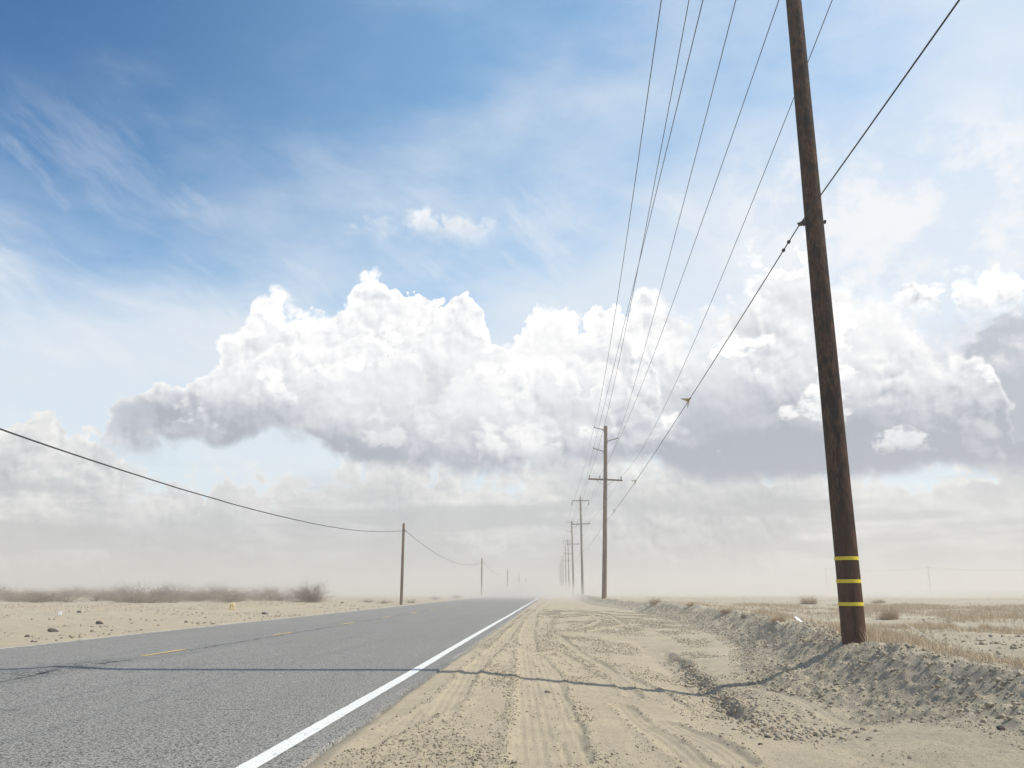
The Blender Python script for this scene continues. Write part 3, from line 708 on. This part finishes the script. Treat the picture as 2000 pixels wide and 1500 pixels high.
# strand with markers
cl = wp(p1, (-0.235, -0.03, zc_ - .045)); prev = cl
pts = [span(np.array([3.66, -42, 6.25]), cl, 0.32, 60)[:-1]]; mp = None
for j, o in enumerate(poles):
    cur = wp(o, (SA if j % 2 == 0 else SB)['M']); sp_ = span(prev, cur, 0.26 if j == 0 else 0.4, 60)
    if j == 0: mp = sp_
    if j == 1: mp = np.vstack([mp, sp_])
    pts.append(sp_[:-1]); prev = cur
V, F = tube(np.vstack(pts), 0.0095, 6)
w = linknp('strand_cable', V, F, m_cable, smooth=True); tag(w, 'lowest thicker cable clamped to the near pole and carrying small winged markers', 'cable', GW)
b = MB()
for t in (0.55, 0.85): 
    i = t; c_ = np.array([np.interp(cl[1] + t, mp[:, 1], mp[:, 0]), cl[1] + t, np.interp(cl[1] + t, mp[:, 1], mp[:, 2])]); b.lathe(c_ - (0, .05, 0), c_ + np.array((0, .05, 0)), [(0, .012), (.03, .026), (.07, .026), (.1, .012)], 10)
g_ = b.build('cable_grip', m_dark, w)
mk = None; words = ['nearest and largest', 'second nearest', 'third nearest', 'farthest and faintest']
for i, ym in enumerate((21.6, 36.9, 50.2, 76.7)):
    x = float(np.interp(ym, mp[:, 1], mp[:, 0])); z = float(np.interp(ym, mp[:, 1], mp[:, 2]))
    if mk is None:
        mk = empty('wire_marker')
        def fin(tip, name):
            a = np.array((0, -0.16, 0.0)); c2 = np.array((0, 0.22, 0.0)); t_ = np.array(tip, float)
            nn = np.cross(c2 - a, t_ - a); nn /= np.linalg.norm(nn); nn *= 0.004
            vs = [a + nn, c2 + nn, t_ + nn, a - nn, c2 - nn, t_ - nn]
            bb = MB(); bb.raw(vs, [(0, 1, 2), (5, 4, 3), (0, 3, 4, 1), (1, 4, 5, 2), (2, 5, 3, 0)]); return bb.build(name, m_marker, mk)
        fin((-0.235, -0.05, 0.03), 'fin'); fin((-0.055, 0.02, -0.225), 'fin'); fin((0.02, 0.12, 0.02), 'fin')
        bb = MB(); bb.lathe((0, -.19, 0), (0, -.13, 0), [(0, .012), (.01, .022), (.05, .022), (.06, .012)], 10); bb.build('clamp', m_dark, mk)
        o = mk
    else: o = copy_tree(mk)
    o.location = (x, ym, z)
    tag(o, 'small tan winged marker on the lowest cable, ' + words[i], 'wire marker', 'markers on the lowest cable')

# ------------------------------------------------------------------ left-hand row of bare poles
GL = 'bare poles across the road'
lp = []
for i, (px, Yl, wd) in enumerate([(784, 57.2, 'with cable tied near its top, nearest'), (940.5, 121, 'second nearest'), (991, 189, 'third nearest'), (1014, 256, 'fourth nearest'), (1027, 322, 'faintest and farthest')]):
    x = atYw(px, 1160, Yl)[0]; z0 = gz(x, Yl)
    if i == 0:
        e = empty('telephone_pole', (x, Yl, z0)); hh = atYw(784, 1022, Yl)[2] - z0; shaft(hh, 0.105, 0.085, m_wood2, e, 20, 30, seed=8)
        b = MB(); b.box((0.10, 0, hh - 0.50), (0.05, 0.10, 0.12)); b.build('cable_bracket', m_dark, e); e.rotation_euler = (0, 0.003, 0); src = e
    else:
        e = copy_tree(src); e.location = (x, Yl, z0); e.rotation_euler = (0, R.uniform(-.01, .01), 0)
    tag(e, 'bare slim wooden pole left of the road, ' + wd, 'telephone pole', GL); lp.append(e)
bpy.context.view_layer.update()
prev = None; att = [wp(o, (0.12, 0, hh - 0.5)) for o in lp]
pts = []
a0 = np.array([att[0][0] , -7.0, 5.2])
# first span passes over the camera's left; its sag follows the photograph
Ysp = np.linspace(-7, att[0][1], 90); zsp = 3.66 + 0.00138 * (Ysp - 27.2) ** 2; zsp[-1] = att[0][2]; k_ = (att[0][2] - (3.66 + 0.00138 * (att[0][1] - 27.2) ** 2)); zsp = np.where(Ysp > 50, zsp, zsp)
zsp[:-1] += k_ * sstep(Ysp[:-1], 40, att[0][1])
pts.append(np.stack([np.full(90, att[0][0]) + 0.02 * fbm(Ysp * .4, Ysp * 0, 5, 2), Ysp, zsp + 0.008 * fbm(Ysp * .7, Ysp * 0, 6, 3)], -1)[:-1])
for j in range(4): pts.append(span(att[j], att[j + 1], 1.25, 24)[:-1])
pts.append(att[-1][None]); V, F = tube(np.vstack(pts), 0.016, 6)
cb = linknp('telephone_cable', V, F, m_cable, smooth=True); tag(cb, 'single sagging black cable strung between the bare poles across the road', 'cable')

# ------------------------------------------------------------------ far poles on the right horizon
GF = 'faint far poles in the right-hand field'; far = []
for px, py, Y, wd in ((1612, 1107, 430, 'left of the near banded pole'), (1812, 1105, 350, 'right of the near banded pole')):
    t_ = atYw(px, py, Y); e = empty('field_pole', (t_[0], Y, gz(t_[0], Y)))
    shaft(t_[2] - e.location.z, 0.17, 0.13, m_wood3, e, 12, 8, seed=2); crossarm(t_[2] - 0.7, -1.1, 1.1, -.15, [-1, 1], e, m_wood3, .14, braces=False)
    tag(e, 'faint distant pole in the haze over the field, ' + wd, 'utility pole', GF); far.append((t_, e))
a_ = far[0][0] - (0, 0, .6); b_ = far[1][0] - np.array((0, 0, .6)); V, F = tube(np.vstack([span(a_, b_, 1.5, 20)[:-1], span(b_, b_ * 2 - a_ + (0, 0, .5), 1.5, 20)]), 0.05, 5)
tag(linknp('field_line', V, F, m_wire), 'faint wire between the distant poles above the field', 'power line')

# ------------------------------------------------------------------ stones, clods, grit
def ico(sub):
    bm = __import__('bmesh').new(); __import__('bmesh').ops.create_icosphere(bm, subdivisions=sub, radius=1)
    v = np.array([p.co[:] for p in bm.verts]); bm.verts.ensure_lookup_table(); f = np.array([[p.index for p in q_.verts] for q_ in bm.faces]); bm.free(); return v, f
def lumps(name, XY, S, sub, m, sink=0.35, flat=0.75, seed=0):
    v0, f0 = ico(sub); n = len(XY); rg = np.random.default_rng(seed)
    nv = v0[None] * (1 + 0.30 * rg.standard_normal((n, len(v0)))[..., None].clip(-1.6, 1.6) * (0.8 if sub == 1 else 0.62))
    sc = np.stack([rg.uniform(.7, 1.3, n), rg.uniform(.7, 1.3, n), rg.uniform(.6, 1.0, n) * flat / .75], -1)
    nv = nv * sc[:, None]; a = rg.uniform(0, 2 * pi, n); ca, sa = np.cos(a)[:, None], np.sin(a)[:, None]
    x = nv[..., 0] * ca - nv[..., 1] * sa; y = nv[..., 0] * sa + nv[..., 1] * ca
    g0 = ground(XY[:, 0], XY[:, 1])
    Vv = np.stack([x * S[:, None] + XY[:, :1], y * S[:, None] + XY[:, 1:], nv[..., 2] * S[:, None] + (g0 + S * (1 - 2 * sink) * .6)[:, None]], -1).reshape(-1, 3)
    Ff = (f0[None] + (np.arange(n) * len(v0))[:, None, None]).reshape(-1, 3)
    return linknp(name, Vv, Ff, m)
def soil(name, a, b_, sc):
    m, q, b = mat(name, rough=0.95, spec=0.15); pos = q.n('ShaderNodeNewGeometry').outputs['Position']
    n = q.noise(pos, sc, 4, 0.6); n2 = q.noise(pos, 90, 3, 0.6); q.put(b.inputs['Base Color'], q.mix(q.ss(n, .35, .65), a, b_)); bump(q, b, n2, 0.6, 0.008); return m
m_grit = soil('grit', (0.44, 0.385, 0.29), (0.24, 0.21, 0.155), 14); m_clod = soil('clod_soil', (0.45, 0.395, 0.30), (0.32, 0.275, 0.205), 5)
m_stone = simple('dark_stone', (0.10, 0.085, 0.075), 0.9, var=.4)
def sample(n, x0, x1, y0, y1, fn):
    out = []; tot = 0
    while tot < n:
        x = rng.uniform(x0, x1, n * 2); y = y0 * (y1 / y0) ** rng.uniform(0, 1, n * 2); y = y + 0
        keep = rng.uniform(0, 1, n * 2) < fn(x, y); out.append(np.stack([x[keep], y[keep]], -1)); tot += keep.sum()
    return np.vstack(out)[:n]
def d_grit(x, y):
    dep, edg = trackdist(x, y); c = np.clip(0.10 + 1.8 * fbm(x * 1.3, y * 0.7, 30, 3), 0, 1) + 0.5 * np.exp(-((x + 0.55 - .02 * y) / 0.1) ** 2) + 0.3 * edg
    xt = np.interp(y, TOY, TOX); c = c + 0.45 * (x > xt - 0.25)
    c = c * (1 - 0.9 * sstep(x, xt - 1.3, xt - .5) * (1 - sstep(x, xt - .45, xt - .2)) * (y < 8.5))
    return c * (1 - 0.93 * dep)
gp_ = sample(52000, -1.35, 5.5, 3.6, 45, d_grit); gs = 0.0025 + 0.0085 * rng.random(len(gp_)) ** 4.5 + 0.0003 * gp_[:, 1]
tag(lumps('grit', gp_, gs, 1, m_grit, seed=1), kind='stuff')
def d_clod(x, y):
    xt = np.interp(y, TOY, TOX); xc = np.interp(y, CRY, CRX)
    a = (x > xt - 0.10) & (x < xc + 0.35); lx = ledgeX(y)
    l = np.exp(-((x - lx + .03) / 0.10) ** 2) * sstep(y, 8.5, 10) * (1 - sstep(y, 13.5, 15.5)) * 1.0 + 0.35 * np.exp(-((x - lx - .1) / 0.28) ** 2) * sstep(y, 6.2, 7.5) * (1 - sstep(y, 9, 10))
    return a * np.clip(0.5 + fbm(x * 1.5, y * 1.2, 80, 3), 0.05, 1) * 0.8 + l
cp = sample(11000, 1.5, 7.0, 4.2, 48, d_clod); cs = 0.005 + 0.020 * rng.random(len(cp)) ** 5
on_ledge = cp[:, 0] < np.interp(cp[:, 1], TOY, TOX) - 0.25; cs = np.where(on_ledge, 0.008 + 0.018 * rng.random(len(cp)) ** 2, cs)
tag(lumps('dirt_clods', cp, cs, 2, m_clod, sink=.3, seed=2), kind='stuff')
def d_lg(x, y): return np.clip(0.15 + 1.2 * fbm(x * .4, y * .4, 82, 3), 0, 1)
lp_ = sample(8000, -34, -9.95, 14, 75, d_lg); ls = 0.008 + 0.045 * rng.random(len(lp_)) ** 4
tag(lumps('roadside_gravel', lp_, ls, 1, m_grit, seed=3), kind='stuff')
fp_ = sample(5000, 4.2, 30, 6, 60, lambda x, y: np.clip(0.1 + 1.2 * fbm(x * .5, y * .5, 83, 3), 0, 1) * (x < y * .75)); fs_ = 0.008 + 0.035 * rng.random(len(fp_)) ** 4
tag(lumps('field_clods', fp_, fs_, 1, m_clod, seed=4), kind='stuff')
GS = 'loose stones on the far shoulder'
for i, (px, py, s_, st, mt, lb, gr) in enumerate([
    (103, 1234, .13, 1.9, m_stone, 'large dark wedge-shaped stone on the far sand shoulder, left one of two', GS),
    (194, 1219, .13, 2.0, m_stone, 'large brown wedge-shaped stone on the far sand shoulder, right one of two', GS),
    (53, 1244, .075, 1.3, m_stone, 'round dark stone near the left frame edge above the road line', GS),
    (63, 1254, .05, 1.3, m_stone, 'small dark stone by the road line, left of a touching pair', GS),
    (70, 1254, .04, 1.2, m_stone, 'smallest dark stone by the road line, right of a touching pair', GS),
    (154, 1197, .12, 1.6, m_stone, 'flat dark stone on the pale ridge near the white scrap', GS),
    (218, 1232, .045, 1.2, m_stone, 'small lone dark stone on smooth sand right of the wedge stones', GS),
    (363, 1216, .085, 1.3, m_stone, 'black round stone on the sand midway along the far shoulder', GS),
    (413, 1219, .045, 1.2, m_stone, 'small black stone low on the far shoulder below the cream card', GS),
    (517, 1200, .15, 1.8, m_stone, 'dark oblong stone on the far shoulder right of the cream card', GS),
    (668, 1178, .16, 1.4, m_stone, 'dark stone on the far bank just left of the bare pole', GS),
    (1955, 1424, .030, 1.3, m_stone, 'dark stone at the toe of the bank by the right frame edge', 'stones on the near dirt'),
    (1500, 1442, .028, 1.3, m_stone, 'dark pebble alone on the dirt below the crumbled ledge', 'stones on the near dirt'),
    (1485, 1455, .018, 1.3, m_stone, 'tiny dark pebble just left below the lone dark pebble', 'stones on the near dirt'),
    (1529, 1324, .030, 1.2, m_clod, 'small clod on smooth dirt just above the pole shadow', 'stones on the near dirt'),
    (1070, 1352, .035, 1.4, m_clod, 'brown clod beside the tyre track in the middle of the shoulder', 'stones on the near dirt'),
    (1457, 1206, .20, 1.3, m_clod, 'big dark clod standing on the bank halfway between the two brown poles', 'stones on the near dirt')]):
    p = hit(px, py); v0, f0 = ico(3); rg = np.random.default_rng(100 + i)
    dsp = 1 + 0.28 * fbm(v0[:, 0] * 1.6 + i * 7, v0[:, 1] * 1.6 + v0[:, 2] * 1.3, i, 3) + 0.1 * fbm(v0[:, 0] * 5 + i, v0[:, 2] * 5 + v0[:, 1] * 4, i + 5, 2)
    v = v0 * dsp[:, None] * (st, 0.9, 0.8); v[:, 2] += 0.3 * v[:, 0] * (-0.5 if st > 1.5 else 0.1)
    o = linknp('dirt_clod' if mt is m_clod else 'stone', v * s_ * (.52 if py < 1300 else .72), f0, mt, smooth=(mt is m_stone)); o.location = (p[0], p[1], p[2] + s_ * .2); o.rotation_euler = (0, 0, R.uniform(-.3, .3))
    tag(o, lb, 'clod' if mt is m_clod else 'stone', gr)

# ------------------------------------------------------------------ plants
def straw(name, a, b_, sc=3, trans=True):
    m, q, b = mat(name, rough=0.8, spec=0.2); pos = q.n('ShaderNodeNewGeometry').outputs['Position']
    q.put(b.inputs['Base Color'], q.mix(q.ss(q.noise(pos, sc, 4, .6), .35, .65), a, b_)); return m
m_grass = straw('dry_grass', (0.66, 0.54, 0.38), (0.54, 0.44, 0.31)); m_twig = straw('grey_twigs', (0.40, 0.32, 0.255), (0.22, 0.175, 0.14), 0.9); m_red = straw('red_brown_stems', (0.20, 0.09, 0.05), (0.30, 0.18, 0.09), 9)
m_tuft = straw('pale_tuft', (0.60, 0.48, 0.32), (0.46, 0.36, 0.25), 2)
def blades(P0, H_, Wd, lean, rg):
    n = len(P0); a = rg.uniform(0, 2 * pi, n); la = rg.uniform(0, 2 * pi, n); ln = rg.uniform(.1, 1, n) * lean * H_
    u = np.stack([np.cos(a), np.sin(a), a * 0], -1) * (Wd / 2)[:, None]; d = np.stack([np.cos(la) * ln, np.sin(la) * ln, a * 0], -1)
    up = np.stack([a * 0, a * 0, H_], -1)
    mid_ = P0 + d * .35 + up * .55; tip = P0 + d + up
    V = np.stack([P0 - u, P0 + u, mid_ - u * .7, mid_ + u * .7, tip], 1).reshape(-1, 3); b0 = np.arange(n)[:, None] * 5
    return V, np.concatenate([b0 + [0, 1, 3], b0 + [0, 3, 2], b0 + [2, 3, 4]])
def d_grass(x, y):
    o = x - np.interp(y, CRY, CRX)
    return (o > 0.15) * np.clip(0.05 + 2.4 * fbm(x * .55, y * .35, 85, 4) + 0.55 * np.exp(-((o - .7) / .6) ** 2), 0, 1) * (x < y * .72 + 1)
gx = sample(76000, 3.9, 34, 5.5, 48, d_grass)
Z0 = ground(gx[:, 0], gx[:, 1]); Hh = (0.05 + 0.13 * rng.random(len(gx))) * (0.6 + 0.8 * np.clip(fbm(gx[:, 0], gx[:, 1], 86, 3) + .5, 0, 1))
V, F = blades(np.column_stack([gx, Z0 - .01]), Hh, 0.0028 + 0.00028 * gx[:, 1], 0.9, rng)
tag(linknp('dry_grass', V, F, m_grass), kind='stuff')
# low dry scrub far off on both sides that reads as one mass
def d_far(x, y): return np.clip(-.05 + 1.6 * fbm(x * .12, y * .10, 87, 4), 0, 1) * (np.abs(x + 3) > 12)
fx = sample(42000, -95, 85, 38, 160, d_far); Z0 = ground(fx[:, 0], fx[:, 1])
V, F = blades(np.column_stack([fx, Z0 - .01]), 0.05 + 0.13 * rng.random(len(fx)), 0.005 + 0.00016 * fx[:, 1], 1.0, rng)
tag(linknp('low_scrub', V, F, m_grass), kind='stuff')
def d_l(x, y): return np.clip(-.1 + 2.0 * fbm(x * .25, y * .25, 88, 4), 0, 1) * sstep(-x, 15, 19)
gx = sample(30000, -75, -14, 17, 80, d_l); Z0 = ground(gx[:, 0], gx[:, 1])
V, F = blades(np.column_stack([gx, Z0 - .01]), 0.04 + 0.11 * rng.random(len(gx)), 0.004 + 0.00014 * gx[:, 1], 1.2, rng)
tag(linknp('dry_stubble', V, F, m_grass), kind='stuff')
def bush_mesh(n, w, h, r, seed, depth=3, up=0.5):
    """a leafless bush: stems fanning from the foot, forking into thin twigs"""
    rg = np.random.default_rng(seed); segs = []
    def grow(p, d, L, rad, k):
        for s_ in range(3):
            d = d + rg.normal(0, .22, 3); d[2] += 0.04; d /= np.linalg.norm(d); q_ = p + d * L / 3; segs.append((p, q_, rad, rad * .8)); p = q_; rad *= .8
            if k > 0 and rg.random() < .85:
                dd = d + rg.normal(0, .55, 3); dd /= np.linalg.norm(dd); grow(p, dd, L * rg.uniform(.45, .8), rad * .75, k - 1)
    for i in range(n):
        a = rg.uniform(0, 2 * pi); t = rg.uniform(.05, 1.25); d = np.array([np.cos(a) * np.sin(t), np.sin(a) * np.sin(t), np.cos(t) * .9 + .05])
        grow(np.array([np.cos(a), np.sin(a), 0]) * rg.uniform(0, .16), d, rg.uniform(.35, .62), r, depth)
    A_ = np.array([s[0] for s in segs]); B_ = np.array([s[1] for s in segs]); ra = np.array([s[2] for s in segs]); rb = np.array([s[3] for s in segs])
    mx_ = np.abs(np.vstack([A_, B_])); sc = np.array([w / 2 / np.percentile(mx_[:, 0], 98), w / 2 / np.percentile(mx_[:, 1], 98), h / np.percentile(mx_[:, 2], 99)])
    A_ = A_ * sc; B_ = B_ * sc; A_[:, 2] = np.maximum(A_[:, 2], -.02); B_[:, 2] = np.maximum(B_[:, 2], .01)
    D = B_ - A_; D /= np.linalg.norm(D, axis=1)[:, None] + 1e-9; U = np.cross(D, rg.normal(0, 1, 3)); U /= np.linalg.norm(U, axis=1)[:, None]; W_ = np.cross(D, U)
    an = np.arange(3) * 2 * pi / 3; vs = []
    for P_, rr in ((A_, ra), (B_, rb)):
        for x in an: vs.append(P_ + (U * cos(x) + W_ * sin(x)) * rr[:, None])
    V = np.stack(vs, 1).reshape(-1, 3); b0 = np.arange(len(segs))[:, None] * 6
    F = np.concatenate([b0 + [k, (k + 1) % 3, 3 + (k + 1) % 3, 3 + k] for k in range(3)]); return V, F
def place_plant(name, px, py, o=None, data=None, scale=1.0, label=None, cat='bush', group=None, xy=None):
    p = hit(px, py) if xy is None else np.array([xy[0], xy[1], gz(*xy)])
    o.location = (p[0], p[1], p[2] - .02); o.scale = (scale,) * 3 if not isinstance(scale, tuple) else scale; o.rotation_euler = (0, 0, R.uniform(0, 6.28))
    return tag(o, label, cat, group)
V, F = bush_mesh(125, 3.4, 1.6, 0.018, 5, 3); big_b = linknp('leafless_bush', V, F, m_twig)
p = atYw(606, 1160, 60); place_plant('', 0, 0, big_b, label='largest leafless grey bush, rounded, at the right end of the brush across the road', cat='bush', group='leafless bushes across the road', xy=(p[0], 60))
protos = []
for i in range(4):
    V, F = bush_mesh(42, 2.6, 0.95 + .1 * i, 0.014, 20 + i, 3); protos.append(linknp('leafless_bush', V, F, m_twig))
first = [True] * 4; LB = 'low grey leafless bush, one of many merged in the brush line across the road'
bl = []
for i in range(72):
    px = -60 + 650 * (i + R.uniform(-1.5, 1.5)) / 72; Y = R.choice([R.uniform(56, 75), R.uniform(72, 105), R.uniform(95, 125)])
    if px > 480: Y = max(Y, 70)
    bl.append((px, Y, R.uniform(.65, 1.15)))
for i, (px, Y, s_) in enumerate(bl):
    k = i % 4
    if first[k]: o = protos[k]; first[k] = False
    else: o = protos[k].copy(); C.collection.objects.link(o)
    p = atYw(px, 1160, Y); s_ = s_ * (0.95 + Y / 240)
    place_plant('', 0, 0, o, scale=(s_ * 1.15, s_ * 1.15, s_ * R.uniform(.6, 1.15)), label=LB, cat='bush', group='leafless bushes across the road', xy=(p[0], Y))
for px, Y, s_, lb in ((720, 66, .45, 'small low grey bush on the far bank left of the bare pole'), (752, 62, .5, 'low grey bush just left of the nearest bare pole foot'), (803, 64, .42, 'low grey bush just right of the nearest bare pole foot'), (850, 85, .5, 'flat grey bush on the far bank between the first two bare poles'), (890, 100, .55, 'flat grey bush on the far bank left of the second bare pole')):
    o = protos[int(px) % 4].copy(); C.collection.objects.link(o); p = atYw(px, 1160, Y)
    place_plant('', 0, 0, o, scale=(s_ * 1.3, s_, s_ * .8), label=lb, cat='bush', group='leafless bushes across the road', xy=(p[0], Y))
def tuft_mesh(n, w, h, bw, seed, m, name='grass_tuft', lean=1.0):
    rg = np.random.default_rng(seed); a = rg.uniform(0, 2 * pi, n); r = np.sqrt(rg.random(n)) * w * .28
    P0 = np.stack([np.cos(a) * r, np.sin(a) * r, a * 0], -1); H_ = h * rg.uniform(.15, 1.0, n) ** .8 * (1 - .72 * (r / (w * .28)) ** 1.5)
    la = a + rg.normal(0, .5, n); ln = (w * .62 - r) * rg.uniform(.1, 1, n) * lean
    u = rg.normal(0, 1, (n, 3)); u[:, 2] *= .2; u /= np.linalg.norm(u, axis=1)[:, None]; u *= bw / 2
    d = np.stack([np.cos(la) * ln, np.sin(la) * ln, la * 0], -1); up = np.stack([la * 0, la * 0, H_], -1); mid_ = P0 + d * .35 + up * .6; tip = P0 + d + up
    V = np.stack([P0 - u, P0 + u, mid_ - u * .7, mid_ + u * .7, tip], 1).reshape(-1, 3); b0 = np.arange(n)[:, None] * 5
    return linknp(name, V, np.concatenate([b0 + [0, 1, 3], b0 + [0, 3, 2], b0 + [2, 3, 4]]), m)
GT = 'dry tufts in the field'
tp = [tuft_mesh(900, 1.0, .55, .008, 40 + i, m_tuft) for i in range(3)]; used = [False] * 3
for i, (px, py, wpx, hpx, lb) in enumerate([
    (1738, 1210, 48, 36, 'tallest dry grass tuft, straw coloured, right of the banded pole'), (1776, 1225, 46, 15, 'low wide dry tuft left of the paler round one, right of the banded pole'),
    (1848, 1227, 44, 22, 'rounded straw tuft in the middle of the right-hand field'), (1925, 1229, 36, 18, 'rounded dry tuft near the right frame edge of the field'),
    (1580, 1180, 46, 24, 'hazy brown round bush on the field horizon left of the banded pole'), (1716, 1178, 34, 12, 'low pinkish dry tuft on the field horizon right of the banded pole'),
    (1280, 1180, 34, 17, 'small hazy brown tuft on the bank right of the second pole'), (1520, 1216, 40, 18, 'dry tuft on the bank crest left of the white plastic scrap'),
    (1640, 1236, 30, 22, 'thin dry tuft at the left of the banded pole foot'), (1420, 1196, 44, 12, 'low dry tuft on the bank crest left of the big dark clod'),
    (1350, 1184, 30, 10, 'tiny low tuft on the far part of the bank crest'), (1810, 1222, 28, 14, 'small dry tuft between the two rounded straw tufts')]):
    p = hit(px, py); k = i % 3; o = tp[k] if not used[k] else tp[k].copy()
    if used[k]: C.collection.objects.link(o)
    used[k] = True; D_ = p[1]; w_ = wpx / 1640 * D_; h_ = hpx / 1640 * D_
    place_plant('', 0, 0, o, scale=(w_, w_, h_ / .5), label=lb, cat='grass tuft', group=GT, xy=(p[0], p[1]))
rd = tuft_mesh(700, .30, .16, .006, 60, m_red, 'red_brown_shrub'); p = hit(1788, 1258); rd.location = (p[0], p[1], p[2] - .01); tag(rd, 'small dark red-brown shrub on the bank crest right of the banded pole', 'shrub')

# ------------------------------------------------------------------ litter
m_plas = simple('white_plastic', (0.80, 0.80, 0.78), 0.5, var=.05); m_card = simple('cream_card', (0.62, 0.50, 0.28), 0.8, var=.12)
def scrap(name, px, py, w, h, tilt, m, label, cat, seed, rz=0.0):
    n = 14; u, v = np.meshgrid(np.linspace(-.5, .5, n), np.linspace(0, 1, n)); z = .16 * fbm(u * 4 + seed, v * 3, seed, 3)
    uu = u * w * (1 - .35 * v + .2 * fbm(u * 2, v * 5, seed + 3, 2)); Vf = np.stack([uu, z * w + v * h * cos(tilt), v * h * sin(tilt) + .3 * np.abs(z) * w], -1).reshape(-1, 3)
    F = gridfaces(n, n); Vb = Vf + np.array([0, .002, -.002]); F2 = F[:, ::-1] + n * n
    rim = [i for i in range(n)] + [n * i + n - 1 for i in range(1, n)] + [n * n - 1 - i for i in range(1, n)] + [n * (n - 1 - i) for i in range(1, n - 1)]
    R_ = np.array([[rim[i], rim[i] + n * n, rim[(i + 1) % len(rim)] + n * n, rim[(i + 1) % len(rim)]] for i in range(len(rim))])
    o = linknp(name, np.vstack([Vf, Vb]), np.vstack([F, F2, R_]), m); p = hit(px, py); o.location = (p[0], p[1], p[2] + .005); o.rotation_euler = (0, 0, rz); return tag(o, label, cat)
scrap('card_scrap', 453, 1191, .28, .36, 1.25, m_card, 'cream card scrap standing upright on the far shoulder', 'scrap', 3, .2)
scrap('plastic_scrap', 115, 1203, .16, .16, 1.1, m_plas, 'small white scrap on the ridge above the wedge stones', 'scrap', 8)
scrap('plastic_strip', 1566, 1216, .20, .16, .7, m_plas, 'crumpled white plastic strip on the bank left of the banded pole', 'scrap', 12, .9)
scrap('plastic_scrap', 1205, 1232, .10, .05, .5, m_plas, 'tiny white scrap on the dirt shoulder below the second pole', 'scrap', 15)
a_ = hit(1832, 1264); b_ = hit(1768, 1228); b = MB(); c_ = (a_ + b_) / 2
b.lathe(a_ - c_ + (0, 0, .04), b_ - c_ + (0, 0, .10), [(0, .006), (float(np.linalg.norm(b_ - a_)) * .5, .010), (float(np.linalg.norm(b_ - a_)), .006)], 6)
o = b.build('dry_stalk', simple('bleached_stalk', (0.72, 0.66, 0.54), .7, var=.08)); o.location = c_; tag(o, 'long straight bleached stalk lying in the grass right of the banded pole', 'stalk')
# ------------------------------------------------------------------ dusty air
def volbox(name, lo, hi, dens, colr_, aniso, hetero=None, absr=0.0):
    b = MB(); lo = np.array(lo, float); hi = np.array(hi, float); b.box((0, 0, 0), tuple(hi - lo))
    m = bpy.data.materials.new(name + '_air'); m.use_nodes = True; nt = m.node_tree; nt.nodes.clear(); q = G(nt)
    v = q.n('ShaderNodeVolumePrincipled'); v.inputs['Color'].default_value = (*colr_, 1); v.inputs['Anisotropy'].default_value = aniso; v.inputs['Density'].default_value = dens
    if hetero: q.put(v.inputs['Density'], hetero(q))
    out = q.n('ShaderNodeOutputMaterial'); nt.links.new(v.outputs[0], out.inputs['Volume'])
    o = b.build(name, m); o.location = tuple((lo + hi) / 2); tag(o, kind='stuff'); return o
volbox('haze', (-2650, -2650, -1.2), (2650, 2650, 14.6), 0.0034, (0.90, 0.872, 0.82), 0.2)

def low(q):
    t = q.n('ShaderNodeNewGeometry').outputs['Position']; s_ = q.n('ShaderNodeSeparateXYZ'); q.nt.links.new(t, s_.inputs[0])
    n = q.noise(q.vm('MULTIPLY', t, (0.035, 0.035, 0.35)), 1.0, 3, 0.55)
    hgt = q.m('POWER', q.ss(s_.outputs[2], 3.3, -0.2), 2.0)
    nearf = q.mul(q.ss(s_.outputs[1], 58.0, 120.0), q.ss(s_.outputs[1], 560.0, 420.0))
    side_ = q.mul(q.ss(s_.outputs[0], -60.0, -25.0), q.ss(s_.outputs[0], 70.0, 30.0))
    return q.mul(q.mul(q.mul(hgt, nearf), side_), q.ss(n, 0.25, 0.75, 0.012, 0.085))
volbox('blowing_dust', (-60, 56, -0.9), (70, 560, 3.3), 0.02, (0.935, 0.90, 0.84), 0.2, low)
